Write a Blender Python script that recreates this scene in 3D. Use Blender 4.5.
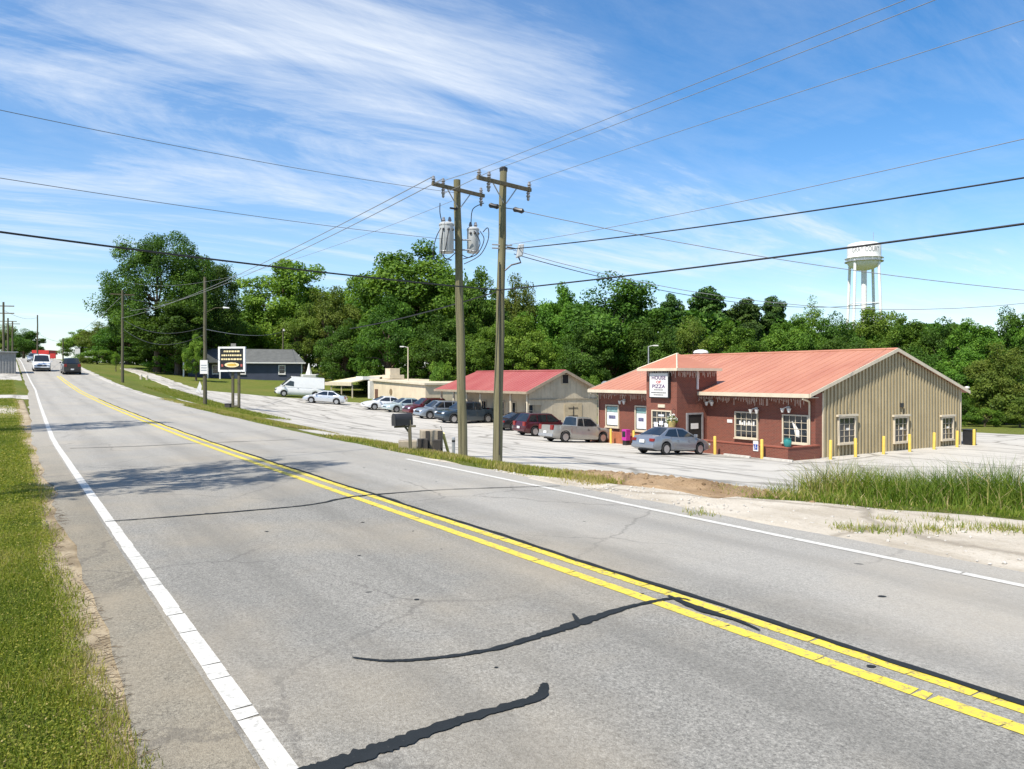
import bpy, bmesh, math, random
import numpy as np
from mathutils import Vector, Matrix, noise

for o in list(bpy.data.objects): bpy.data.objects.remove(o)
R = math.radians
random.seed(7)
scene = bpy.context.scene
COL = scene.collection

# ------------------------------------------------------------------ camera
F = 769.0; CU = 512.0; HV = 377.0; CH = 2.0        # focal length (px), centre column, horizon row, eye height
cam = bpy.data.cameras.new('camera'); camo = bpy.data.objects.new('camera', cam); COL.objects.link(camo)
camo.location = (0, 0, CH); camo.rotation_euler = (R(90), 0, 0)
cam.sensor_fit = 'HORIZONTAL'; cam.sensor_width = 36.0; cam.lens = F / 1024 * 36.0
cam.shift_y = (HV - 384.5) / 1024
cam.clip_start = 0.1; cam.clip_end = 6000
scene.camera = camo
scene.render.resolution_x = 1024; scene.render.resolution_y = 769

# ------------------------------------------------------------------ sun, sky, exposure
SUN_AZ = math.atan2(-0.62, -0.785); SUN_EL = R(55)    # azimuth from +Y towards +X
world = bpy.data.worlds.new('World'); scene.world = world; world.use_nodes = True
nt = world.node_tree; nt.nodes.clear()
def N(tree, typ, **kw):
    n = tree.nodes.new(typ)
    for k, v in kw.items():
        if k in n.inputs.keys() if hasattr(n.inputs, 'keys') else False: n.inputs[k].default_value = v
        else: setattr(n, k, v)
    return n
def L(tree, a, b): tree.links.new(a, b)
def mathn(tree, op, a, b=None, clamp=False):
    n = tree.nodes.new('ShaderNodeMath'); n.operation = op; n.use_clamp = clamp
    for i, x in enumerate((a, b)):
        if x is None: continue
        if isinstance(x, (int, float)): n.inputs[i].default_value = x
        else: L(tree, x, n.inputs[i])
    return n.outputs[0]
def ramp(tree, fac, stops):
    n = tree.nodes.new('ShaderNodeValToRGB'); L(tree, fac, n.inputs[0])
    e = n.color_ramp.elements
    while len(e) < len(stops): e.new(0.5)
    for el, (p, c) in zip(e, stops):
        el.position = p; el.color = c if len(c) == 4 else (*c, 1)
    return n.outputs[0]
def mixc(tree, fac, a, b, mode='MIX'):
    n = tree.nodes.new('ShaderNodeMix'); n.data_type = 'RGBA'; n.blend_type = mode
    for sock, x in ((n.inputs[0], fac), (n.inputs[6], a), (n.inputs[7], b)):
        if isinstance(x, (int, float)): sock.default_value = x
        elif isinstance(x, (tuple, list)): sock.default_value = (*x, 1) if len(x) == 3 else x
        else: L(tree, x, sock)
    return n.outputs[2]
def noisen(tree, vec, scale, detail=4, rough=0.55, dist=0.0):
    n = tree.nodes.new('ShaderNodeTexNoise'); n.inputs['Scale'].default_value = scale
    n.inputs['Detail'].default_value = detail; n.inputs['Roughness'].default_value = rough
    n.inputs['Distortion'].default_value = dist
    if vec is not None: L(tree, vec, n.inputs['Vector'])
    return n.outputs[0]
def mapping(tree, vec, scale=(1, 1, 1), rot=(0, 0, 0), loc=(0, 0, 0)):
    n = tree.nodes.new('ShaderNodeMapping'); n.inputs['Scale'].default_value = scale
    n.inputs['Rotation'].default_value = rot; n.inputs['Location'].default_value = loc
    L(tree, vec, n.inputs['Vector']); return n.outputs[0]

sky = nt.nodes.new('ShaderNodeTexSky'); sky.sky_type = 'NISHITA'; sky.sun_disc = False
sky.sun_elevation = SUN_EL; sky.sun_rotation = SUN_AZ % (2 * math.pi)
sky.air_density = 1.0; sky.dust_density = 0.35; sky.ozone_density = 3.0; sky.altitude = 200
tc = nt.nodes.new('ShaderNodeTexCoord')
sep = nt.nodes.new('ShaderNodeSeparateXYZ'); L(nt, tc.outputs['Generated'], sep.inputs[0])
zz = mathn(nt, 'ADD', mathn(nt, 'MAXIMUM', sep.outputs[2], 0.0), 0.10)
comb = nt.nodes.new('ShaderNodeCombineXYZ')
L(nt, mathn(nt, 'DIVIDE', sep.outputs[0], zz), comb.inputs[0])
L(nt, mathn(nt, 'DIVIDE', sep.outputs[1], zz), comb.inputs[1])
cp = comb.outputs[0]
rp_ = mapping(nt, cp, (1, 1, 1), (0, 0, R(-36)))
streak = noisen(nt, mapping(nt, rp_, (0.42, 1.45, 1), (0, 0, 0), (4.7, 1.3, 0)), 0.75, 9, 0.64, 1.6)
patch = noisen(nt, mapping(nt, cp, (0.6, 0.8, 1), (0, 0, R(40)), (1.6, 2.0, 0)), 0.42, 3, 0.5, 0.2)
fine = noisen(nt, mapping(nt, rp_, (0.7, 2.8, 1), (0, 0, 0), (7.3, 2.2, 0)), 1.3, 10, 0.74, 1.8)
cl = mathn(nt, 'ADD', mathn(nt, 'MULTIPLY', streak, 0.75), mathn(nt, 'MULTIPLY', fine, 0.25))
cl = mathn(nt, 'ADD', cl, mathn(nt, 'MULTIPLY', mathn(nt, 'SUBTRACT', patch, 0.5), 0.9))
cm = ramp(nt, cl, [(0.38, (0.03, 0.03, 0.03)), (0.51, (0.13, 0.13, 0.13)), (0.61, (0.45, 0.45, 0.45)), (0.74, (0.92, 0.92, 0.92))])
# thin veil thickens towards the horizon (longer path through the cirrus layer)
veil = mathn(nt, 'MULTIPLY', mathn(nt, 'POWER', mathn(nt, 'SUBTRACT', 1.0, sep.outputs[2], True), 6.0), 0.40)
cmv = mathn(nt, 'ADD', cm, veil, True)
skyg = nt.nodes.new('ShaderNodeHueSaturation'); skyg.inputs['Saturation'].default_value = 1.38; skyg.inputs['Value'].default_value = 1.28
L(nt, sky.outputs[0], skyg.inputs['Color'])
cloudy = mixc(nt, cmv, skyg.outputs[0], (6.6, 7.0, 7.5))
bg = nt.nodes.new('ShaderNodeBackground'); bg.inputs['Strength'].default_value = 0.095
L(nt, cloudy, bg.inputs['Color'])
wo = nt.nodes.new('ShaderNodeOutputWorld'); L(nt, bg.outputs[0], wo.inputs['Surface'])

sl = bpy.data.lights.new('sun', 'SUN'); sl.energy = 5.0; sl.angle = R(0.53); sl.color = (1.0, 0.93, 0.82)
so = bpy.data.objects.new('sun', sl); COL.objects.link(so)
SUNV = Vector((math.sin(SUN_AZ) * math.cos(SUN_EL), math.cos(SUN_AZ) * math.cos(SUN_EL), math.sin(SUN_EL)))
so.rotation_euler = SUNV.to_track_quat('Z', 'Y').to_euler(); so.location = (0, 0, 60)
vs = scene.view_settings; vs.view_transform = 'Standard'; vs.look = 'None'; vs.gamma = 1.0; vs.use_curve_mapping = False
vs.exposure = 0.62

# ------------------------------------------------------------------ road frame and terrain height
AX = math.atan2(504.0, 769.0)
D = Vector((-math.sin(AX), math.cos(AX), 0)); NV = Vector((math.cos(AX), math.sin(AX), 0))
T0 = 1.171                                   # the left edge line runs this far to the right of the eye
RZ = math.atan2(-D.y, -D.x)                  # local +X = towards the viewer along the road, local +Y = away from the road
def W(s, t, z=None):
    p = NV * (t + T0) + D * s
    p.z = H(s, t) if z is None else z
    return p
def ST(x, y): return (x * D.x + y * D.y, x * NV.x + y * NV.y - T0)
ZR = ([-400, 0, 24, 34, 50, 71, 90, 104, 125, 150, 180, 210, 240, 300, 500], [-.5, 0, 0, .10, .32, .75, 1.45, 2.1, 3.1, 4.3, 5.5, 6.3, 6.4, 5.8, 4.5])
ZL = ([-400, -50, 25, 45, 62, 83, 94, 106, 130, 160, 200, 260, 500], [-2.5, -2.4, -2.45, -2.75, -2.35, -1.35, -.85, -.1, 1.7, 3.3, 4.8, 5.2, 4.5])
def sm(tab, s):
    w = 5.0; f = lambda q: np.interp(q, tab[0], tab[1])
    return (f(s - w) + 2 * f(s) + f(s + w)) / 4
SHX = [0, .05, .16, .35, .7, 1.0]; SHY = [0, .08, .33, .52, .84, 1.0]
def Hn(s, t):
    s = np.asarray(s, float); t = np.asarray(t, float)
    zr = sm(ZR, s); zl = sm(ZL, s)
    t0 = np.interp(s, [5, 10, 16], [11.5, 9.2, 7.9])
    tau = np.clip((t - t0) / (34 - t0), 0, 1)
    f = np.interp(tau, SHX, SHY)
    return zr + (zl - zr) * f
def H(s, t): return float(Hn(s, t))
def Hxy(x, y): return H(*ST(x, y))
def px(u, v, Z): return Vector(((u - CU) / F * Z, Z, CH + (HV - v) / F * Z))
def G(u, v, z0=3.0, z1=400):                  # where the ray of a pixel meets the terrain
    Z = z0
    while Z < z1:
        p = px(u, v, Z)
        if p.z <= Hxy(p.x, p.y): break
        Z *= 1.004
    p.z = Hxy(p.x, p.y); return p
def GZ(u, Z):
    x = (u - CU) / F * Z; return Vector((x, Z, Hxy(x, Z)))

# ------------------------------------------------------------------ mesh helpers
class MB:
    def __init__(s): s.v = []; s.f = []; s.m = []
    def add(s, vs, fs, m=0):
        b = len(s.v); s.v += [tuple(x) for x in vs]; s.f += [tuple(b + i for i in f) for f in fs]; s.m += [m] * len(fs); return s
    def box(s, x0, x1, y0, y1, z0, z1, m=0):
        v = [(x0, y0, z0), (x1, y0, z0), (x1, y1, z0), (x0, y1, z0), (x0, y0, z1), (x1, y0, z1), (x1, y1, z1), (x0, y1, z1)]
        return s.add(v, [(0, 3, 2, 1), (4, 5, 6, 7), (0, 1, 5, 4), (1, 2, 6, 5), (2, 3, 7, 6), (3, 0, 4, 7)], m)
    def cbox(s, c, d, m=0): return s.box(c[0] - d[0] / 2, c[0] + d[0] / 2, c[1] - d[1] / 2, c[1] + d[1] / 2, c[2] - d[2] / 2, c[2] + d[2] / 2, m)
    def quad(s, a, b, c, d, m=0): return s.add([a, b, c, d], [(0, 1, 2, 3)], m)
    def poly(s, pts, m=0): return s.add(pts, [tuple(range(len(pts)))], m)
    def slab(s, pts, off, m=0):               # polygon given thickness along vector off
        n = len(pts); o = Vector(off); q = [Vector(p) for p in pts]
        v = q + [p + o for p in q]
        fs = [tuple(range(n - 1, -1, -1)), tuple(range(n, 2 * n))] + [(i, (i + 1) % n, n + (i + 1) % n, n + i) for i in range(n)]
        return s.add(v, fs, m)
    def tube(s, pts, rads, n=8, m=0, caps=True):
        pts = [Vector(p) for p in pts]
        if isinstance(rads, (int, float)): rads = [rads] * len(pts)
        vs = []; fs = []
        ref = None
        for i, p in enumerate(pts):
            d = (pts[min(i + 1, len(pts) - 1)] - pts[max(i - 1, 0)])
            if d.length < 1e-9: d = Vector((0, 0, 1))
            d.normalize()
            a = Vector((0, 0, 1)) if abs(d.z) < .9 else Vector((1, 0, 0))
            e1 = d.cross(a).normalized()
            if ref is not None and e1.dot(ref) < 0: e1 = -e1
            ref = e1; e2 = d.cross(e1)
            for k in range(n):
                an = 2 * math.pi * k / n
                vs.append(p + (e1 * math.cos(an) + e2 * math.sin(an)) * rads[i])
        for i in range(len(pts) - 1):
            for k in range(n):
                k2 = (k + 1) % n
                fs.append((i * n + k, i * n + k2, (i + 1) * n + k2, (i + 1) * n + k))
        if caps: fs += [tuple(range(n - 1, -1, -1)), tuple((len(pts) - 1) * n + k for k in range(n))]
        return s.add(vs, fs, m)
    def lathe(s, prof, n=16, m=0, c=(0, 0, 0), axis='z'):
        vs = []; fs = []
        for r, z in prof:
            for k in range(n):
                a = 2 * math.pi * k / n
                p = (r * math.cos(a), r * math.sin(a), z)
                if axis == 'y': p = (p[0], p[2], p[1])
                if axis == 'x': p = (p[2], p[0], p[1])
                vs.append((p[0] + c[0], p[1] + c[1], p[2] + c[2]))
        q = len(prof)
        for i in range(q - 1):
            for k in range(n):
                k2 = (k + 1) % n; fs.append((i * n + k, i * n + k2, (i + 1) * n + k2, (i + 1) * n + k))
        fs += [tuple(range(n - 1, -1, -1)), tuple((q - 1) * n + k for k in range(n))]
        return s.add(vs, fs, m)
    def build(s, name, mats, parent=None, smooth=False, bevel=0):
        me = bpy.data.meshes.new(name); me.from_pydata(s.v, [], s.f)
        if not isinstance(mats, (list, tuple)): mats = [mats]
        for m in mats: me.materials.append(m)
        me.polygons.foreach_set('material_index', s.m)
        if smooth: me.polygons.foreach_set('use_smooth', [True] * len(s.f))
        bm = bmesh.new(); bm.from_mesh(me); bmesh.ops.recalc_face_normals(bm, faces=bm.faces[:]); bm.to_mesh(me); bm.free()
        me.update()
        o = bpy.data.objects.new(name, me); COL.objects.link(o)
        if parent: o.parent = parent
        if smooth:
            md = o.modifiers.new('es', 'EDGE_SPLIT'); md.split_angle = R(38)
        if bevel:
            b = o.modifiers.new('bv', 'BEVEL'); b.width = bevel; b.segments = 2; b.limit_method = 'ANGLE'
        return o
def npmesh(name, V, Fc, mat, parent=None, tint=None, k=None):
    """fast mesh: V (n,3), Fc (m,k) index array"""
    k = Fc.shape[1]
    me = bpy.data.meshes.new(name); me.vertices.add(len(V)); me.vertices.foreach_set('co', np.asarray(V, np.float32).ravel())
    me.loops.add(Fc.size); me.loops.foreach_set('vertex_index', Fc.astype(np.int32).ravel())
    me.polygons.add(len(Fc)); me.polygons.foreach_set('loop_start', np.arange(0, Fc.size, k, dtype=np.int32))
    me.polygons.foreach_set('loop_total', np.full(len(Fc), k, np.int32))
    if tint is not None:
        a = me.attributes.new('tint', 'FLOAT', 'POINT'); a.data.foreach_set('value', np.asarray(tint, np.float32))
    me.materials.append(mat); me.update(calc_edges=True); me.validate()
    o = bpy.data.objects.new(name, me); COL.objects.link(o)
    if parent: o.parent = parent
    return o
def tag(o, label, cat, group=None, kind=None):
    o['label'] = label; o['category'] = cat
    if group: o['group'] = group
    if kind: o['kind'] = kind
    return o
def thing(name, label, cat, loc=(0, 0, 0), rz=0, group=None):
    o = bpy.data.objects.new(name, None); COL.objects.link(o); o.empty_display_size = .3
    o.location = loc; o.rotation_euler = (0, 0, rz); return tag(o, label, cat, group)
def structure(o): o['kind'] = 'structure'; return o
def stuff(o, label=None, cat=None):
    o['kind'] = 'stuff'
    if label: o['label'] = label; o['category'] = cat
    return o
def copy_tree(o, parent=None):
    c = o.copy(); COL.objects.link(c); c.parent = parent
    for ch in o.children: copy_tree(ch, c)
    return c
bpy.context.view_layer.update()

# ------------------------------------------------------------------ materials
MATS = {}
def newmat(name):
    m = bpy.data.materials.new(name); m.use_nodes = True; t = m.node_tree
    b = t.nodes['Principled BSDF']; return m, t, b
def coords(t, kind='Object'): return t.nodes.new('ShaderNodeTexCoord').outputs[kind]
def bumpn(t, b, h, strength=.3, dist=.01):
    n = t.nodes.new('ShaderNodeBump'); n.inputs['Strength'].default_value = strength; n.inputs['Distance'].default_value = dist
    L(t, h, n.inputs['Height']); L(t, n.outputs[0], b.inputs['Normal'])
def mul(c, k): return tuple(min(1, x * k) for x in c[:3])
def M(name, col, rough=.7, var=.18, vs=2.0, dirt=.0, bump=0, bs=40, metal=0, coat=0, spec=.4, bdist=.01):
    if name in MATS: return MATS[name]
    m, t, b = newmat(name); co = coords(t)
    n1 = noisen(t, co, vs, 5, .6)
    c = mixc(t, ramp(t, n1, [(.3, (0, 0, 0)), (.7, (1, 1, 1))]), mul(col, 1 - var), mul(col, 1 + var))
    if dirt:
        n2 = noisen(t, mapping(t, co, (1, 1, .25)), vs * 2.7, 6, .65)
        c = mixc(t, mathn(t, 'MULTIPLY', ramp(t, n2, [(.5, (0, 0, 0)), (.72, (1, 1, 1))]), dirt), c, mul(col, .45))
    L(t, c, b.inputs['Base Color'])
    b.inputs['Roughness'].default_value = rough; b.inputs['Metallic'].default_value = metal
    b.inputs['Specular IOR Level'].default_value = spec; b.inputs['Coat Weight'].default_value = coat; b.inputs['Coat Roughness'].default_value = .06
    if bump: bumpn(t, b, noisen(t, co, bs, 4, .6), bump, bdist)
    MATS[name] = m; return m
def m_asphalt(name, c0, c1, warm, patch_scale=.35):
    m, t, b = newmat(name); co = coords(t)
    agg = t.nodes.new('ShaderNodeTexVoronoi'); agg.inputs['Scale'].default_value = 110; L(t, co, agg.inputs['Vector'])
    sp = ramp(t, agg.outputs['Distance'], [(.08, (1, 1, 1)), (.5, (0, 0, 0))])
    rnd = t.nodes.new('ShaderNodeSeparateColor'); L(t, agg.outputs['Color'], rnd.inputs[0])
    c = mixc(t, rnd.outputs[0], c0, c1)
    f2 = noisen(t, co, 48, 6, .85)
    c = mixc(t, ramp(t, f2, [(.36, (1, 1, 1)), (.5, (0, 0, 0))]), c, mul(c0, .42))
    c = mixc(t, ramp(t, f2, [(.54, (0, 0, 0)), (.68, (.9, .9, .9))]), c, mul(c1, 1.6))
    big = noisen(t, mapping(t, co, (1, 1, 1)), patch_scale, 4, .55)
    c = mixc(t, mathn(t, 'MULTIPLY', ramp(t, big, [(.45, (0, 0, 0)), (.68, (1, 1, 1))]), .6), c, warm)
    lane = noisen(t, mapping(t, co, (.12, 1.2, 1), (0, 0, 0)), 1.4, 4, .6)
    c = mixc(t, mathn(t, 'MULTIPLY', ramp(t, lane, [(.45, (0, 0, 0)), (.62, (1, 1, 1))]), .28), c, mul(c0, .62))
    so_ = t.nodes.new('ShaderNodeSeparateXYZ'); L(t, co, so_.inputs[0])
    wv = mathn(t, 'MULTIPLY', mathn(t, 'SUBTRACT', noisen(t, co, .5, 4, .6), .5), 3.0)
    lanef = ramp(t, mathn(t, 'MULTIPLY', mathn(t, 'ADD', so_.outputs[1], wv), .1), [(.50, (0, 0, 0)), (.62, (1, 1, 1))])
    farf = ramp(t, mathn(t, 'MULTIPLY', mathn(t, 'ADD', mathn(t, 'MULTIPLY', so_.outputs[0], -1.0), mathn(t, 'MULTIPLY', wv, 3.0)), .02), [(.22, (0, 0, 0)), (.6, (1, 1, 1))])
    old = mathn(t, 'MAXIMUM', mathn(t, 'MULTIPLY', lanef, .85), farf)  # mix that lightens the road colour towards the right and with distance
    c = mixc(t, mathn(t, 'MULTIPLY', old, .38), c, (.46, .44, .40))
    tr = None
    for yc in (2.15, 3.95, 5.75, 7.4):
        d_ = mathn(t, 'ABSOLUTE', mathn(t, 'SUBTRACT', mathn(t, 'ADD', so_.outputs[1], mathn(t, 'MULTIPLY', wv, .12)), yc)); b_ = mathn(t, 'SUBTRACT', 1.0, mathn(t, 'MULTIPLY', d_, 2.2), True)
        tr = b_ if tr is None else mathn(t, 'ADD', tr, b_)
    tn_ = noisen(t, mapping(t, co, (.08, 1.5, 1)), 1.5, 5, .6)
    c = mixc(t, mathn(t, 'MULTIPLY', mathn(t, 'MULTIPLY', tr, tn_), .45), c, mul(c0, .70))
    vc = t.nodes.new('ShaderNodeTexVoronoi'); vc.feature = 'DISTANCE_TO_EDGE'; vc.inputs['Scale'].default_value = .55
    wn = t.nodes.new('ShaderNodeTexNoise'); wn.inputs['Scale'].default_value = 1.6; wn.inputs['Detail'].default_value = 8; wn.inputs['Roughness'].default_value = .7; L(t, co, wn.inputs['Vector'])
    L(t, mixc(t, .35, co, wn.outputs['Color']), vc.inputs['Vector'])
    ck = mathn(t, 'MULTIPLY', ramp(t, vc.outputs['Distance'], [(.004, (1, 1, 1)), (.011, (0, 0, 0))]), ramp(t, noisen(t, co, .25, 3, .5), [(.48, (0, 0, 0)), (.58, (1, 1, 1))]))
    c = mixc(t, mathn(t, 'MULTIPLY', ck, .35), c, (.07, .065, .06))
    spots = noisen(t, co, 2.6, 2, .5)
    c = mixc(t, ramp(t, spots, [(.765, (0, 0, 0)), (.785, (.85, .85, .85))]), c, (.03, .03, .032))
    L(t, c, b.inputs['Base Color']); b.inputs['Roughness'].default_value = .88; b.inputs['Specular IOR Level'].default_value = .25
    bumpn(t, b, mathn(t, 'ADD', sp, f2), .55, .006)
    return m
ASPHALT = m_asphalt('asphalt', (.185, .18, .163), (.285, .276, .248), (.31, .268, .20))
SHOULDER = m_asphalt('asphalt_shoulder', (.18, .163, .128), (.25, .228, .18), (.28, .24, .175), .8)
def m_seal():
    m, t, b = newmat('tar_sealant'); co = coords(t)
    n = noisen(t, co, 30, 6, .8); n2 = noisen(t, co, 5, 4, .6)
    c = mixc(t, n2, (.010, .013, .015), (.026, .030, .033))
    c = mixc(t, ramp(t, n, [(.62, (0, 0, 0)), (.72, (.6, .6, .6))]), c, (.11, .108, .10))
    L(t, c, b.inputs['Base Color']); b.inputs['Roughness'].default_value = .75; b.inputs['Specular IOR Level'].default_value = .15; bumpn(t, b, n, .6, .006); return m
def m_lot():
    m, t, b = newmat('bleached_lot'); co = coords(t)
    n1 = noisen(t, co, .22, 6, .6); n2 = noisen(t, co, 9, 6, .7)
    c = mixc(t, n1, (.37, .35, .305), (.52, .495, .44))
    c = mixc(t, ramp(t, n2, [(.4, (0, 0, 0)), (.65, (1, 1, 1))]), c, (.40, .385, .355))
    st = noisen(t, mapping(t, co, (.05, .6, 1), (0, 0, R(8))), 1.6, 7, .68, .4)
    c = mixc(t, mathn(t, 'MULTIPLY', ramp(t, st, [(.50, (0, 0, 0)), (.64, (1, 1, 1))]), .7), c, (.18, .17, .15))
    st2 = noisen(t, mapping(t, co, (.35, .12, 1), (0, 0, R(20))), 1.1, 7, .7, .5)
    c = mixc(t, mathn(t, 'MULTIPLY', ramp(t, st2, [(.56, (0, 0, 0)), (.68, (1, 1, 1))]), .5), c, (.24, .225, .195))
    vc = t.nodes.new('ShaderNodeTexVoronoi'); vc.feature = 'DISTANCE_TO_EDGE'; vc.inputs['Scale'].default_value = .28
    wn = t.nodes.new('ShaderNodeTexNoise'); wn.inputs['Scale'].default_value = .8; wn.inputs['Detail'].default_value = 8; L(t, co, wn.inputs['Vector'])
    L(t, mixc(t, .5, co, wn.outputs['Color']), vc.inputs['Vector'])
    c = mixc(t, mathn(t, 'MULTIPLY', ramp(t, vc.outputs['Distance'], [(.008, (1, 1, 1)), (.022, (0, 0, 0))]), .6), c, (.13, .12, .10))
    oil = noisen(t, co, .55, 3, .5)
    c = mixc(t, mathn(t, 'MULTIPLY', ramp(t, oil, [(.62, (0, 0, 0)), (.72, (1, 1, 1))]), .55), c, (.20, .19, .17))
    L(t, c, b.inputs['Base Color']); b.inputs['Roughness'].default_value = .95; b.inputs['Specular IOR Level'].default_value = .15
    bumpn(t, b, n2, .4, .02); return m
LOT = m_lot()
def m_sand(name, a, bcol, dark):
    m, t, b = newmat(name); co = coords(t)
    n1 = noisen(t, co, .8, 6, .65); n2 = noisen(t, co, 22, 5, .75)
    c = mixc(t, ramp(t, n1, [(.35, (0, 0, 0)), (.65, (1, 1, 1))]), a, bcol)
    c = mixc(t, ramp(t, n2, [(.52, (0, 0, 0)), (.7, (.8, .8, .8))]), c, dark)
    vc = t.nodes.new('ShaderNodeTexVoronoi'); vc.feature = 'DISTANCE_TO_EDGE'; vc.inputs['Scale'].default_value = .45
    wn = t.nodes.new('ShaderNodeTexNoise'); wn.inputs['Scale'].default_value = 1.1; wn.inputs['Detail'].default_value = 9; L(t, co, wn.inputs['Vector'])
    L(t, mixc(t, .45, co, wn.outputs['Color']), vc.inputs['Vector'])
    c = mixc(t, mathn(t, 'MULTIPLY', ramp(t, vc.outputs['Distance'], [(.006, (1, 1, 1)), (.03, (0, 0, 0))]), .5), c, mul(dark, .5))
    n5 = noisen(t, mapping(t, co, (.25, 1.2, 1)), 1.3, 6, .65)
    c = mixc(t, mathn(t, 'MULTIPLY', ramp(t, n5, [(.5, (0, 0, 0)), (.68, (1, 1, 1))]), .55), c, mul(dark, .85))
    L(t, c, b.inputs['Base Color']); b.inputs['Roughness'].default_value = .95; b.inputs['Specular IOR Level'].default_value = .15
    bumpn(t, b, mathn(t, 'ADD', n1, n2), .8, .03); return m
SAND = m_sand('sandy_dirt', (.40, .355, .285), (.53, .485, .41), (.30, .255, .19))
VERGE = m_sand('verge_sand', (.30, .24, .155), (.40, .335, .235), (.19, .14, .08))
DIRT = m_sand('clay_bank', (.22, .145, .08), (.36, .26, .16), (.10, .065, .035))
def m_ground():
    m, t, b = newmat('grass_ground'); co = coords(t)
    n1 = noisen(t, co, .12, 5, .6); n2 = noisen(t, co, 1.7, 6, .7); n3 = noisen(t, co, 30, 4, .8)
    c = mixc(t, ramp(t, n1, [(.35, (0, 0, 0)), (.65, (1, 1, 1))]), (.105, .15, .022), (.17, .17, .04))
    c = mixc(t, ramp(t, n2, [(.5, (0, 0, 0)), (.75, (.85, .85, .85))]), c, (.24, .20, .08))
    c = mixc(t, ramp(t, n3, [(.4, (.7, .7, .7)), (.55, (0, 0, 0))]), c, (.05, .075, .012))
    L(t, c, b.inputs['Base Color']); b.inputs['Roughness'].default_value = .95; b.inputs['Specular IOR Level'].default_value = .1
    bumpn(t, b, mathn(t, 'ADD', n2, n3), .9, .06); return m
GROUND = m_ground()
def m_leaf(name, stops, trans=.35, rnd=.35):
    m, t, b = newmat(name)
    at = t.nodes.new('ShaderNodeAttribute'); at.attribute_name = 'tint'
    oi = t.nodes.new('ShaderNodeObjectInfo')
    c = ramp(t, at.outputs['Fac'], stops)
    hs = t.nodes.new('ShaderNodeHueSaturation'); L(t, c, hs.inputs['Color'])
    L(t, mathn(t, 'ADD', mathn(t, 'MULTIPLY', oi.outputs['Random'], rnd), 1 - rnd * .5), hs.inputs['Value'])
    L(t, mathn(t, 'ADD', mathn(t, 'MULTIPLY', oi.outputs['Random'], .02), .492), hs.inputs['Hue'])
    L(t, hs.outputs[0], b.inputs['Base Color']); b.inputs['Roughness'].default_value = .6; b.inputs['Specular IOR Level'].default_value = .22
    tr = t.nodes.new('ShaderNodeBsdfTranslucent'); L(t, mixc(t, 1.0, hs.outputs[0], (1.25, 1.25, .55), 'MULTIPLY'), tr.inputs['Color'])
    mx = t.nodes.new('ShaderNodeMixShader'); mx.inputs[0].default_value = trans
    L(t, b.outputs[0], mx.inputs[1]); L(t, tr.outputs[0], mx.inputs[2])
    L(t, mx.outputs[0], t.nodes['Material Output'].inputs['Surface']); return m
LEAF_MID = m_leaf('leaf_mid', [(0, (0.054, 0.118, 0.012)), (.5, (0.097, 0.191, 0.019)), (1, (0.174, 0.281, 0.031))])
LEAF_DARK = m_leaf('leaf_dark', [(0, (0.036, 0.080, 0.009)), (.5, (0.063, 0.132, 0.015)), (1, (0.113, 0.204, 0.023))])
LEAF_LIGHT = m_leaf('leaf_light', [(0, (0.085, 0.166, 0.016)), (.5, (0.145, 0.248, 0.026)), (1, (0.225, 0.333, 0.044))])
LEAF_OLIVE = m_leaf('leaf_olive', [(0, (0.070, 0.116, 0.016)), (.5, (0.121, 0.173, 0.023)), (1, (0.196, 0.241, 0.043))])
LEAF_PINE = m_leaf('leaf_pine', [(0, (0.025, 0.059, 0.010)), (.5, (0.046, 0.099, 0.015)), (1, (0.086, 0.149, 0.024))], .15)
GRASS_M = m_leaf('lawn_blades', [(0, (.09, .135, .016)), (.45, (.19, .23, .024)), (.8, (.31, .30, .055)), (1, (.40, .33, .15))], .4, 0)
TALL_M = m_leaf('tall_grass_blades', [(0, (.075, .135, .012)), (.45, (.15, .215, .022)), (.75, (.25, .255, .05)), (1, (.44, .36, .18))], .4, 0)
BARK = M('bark', (.10, .075, .05), .9, .35, 3, bump=.8, bs=14, bdist=.05)
def m_poly(name='pole_wood', col=(.17, .145, .085)):
    m, t, b = newmat(name); co = coords(t)
    g = noisen(t, mapping(t, co, (5, 5, .16)), 2.2, 6, .75); g2 = noisen(t, mapping(t, co, (1, 1, .5)), 1.1, 3, .5)
    c = mixc(t, ramp(t, g, [(.35, (0, 0, 0)), (.62, (1, 1, 1))]), mul(col, .45), mul(col, 1.25))
    c = mixc(t, mathn(t, 'MULTIPLY', g2, .5), c, (.15, .16, .07))
    L(t, c, b.inputs['Base Color']); b.inputs['Roughness'].default_value = .9
    bumpn(t, b, g, .7, .012); return m
POLEW = m_poly(); POLED = m_poly('pole_wood_dark', (.075, .06, .045)); ARMW = m_poly('crossarm_wood', (.12, .085, .06))
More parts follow.
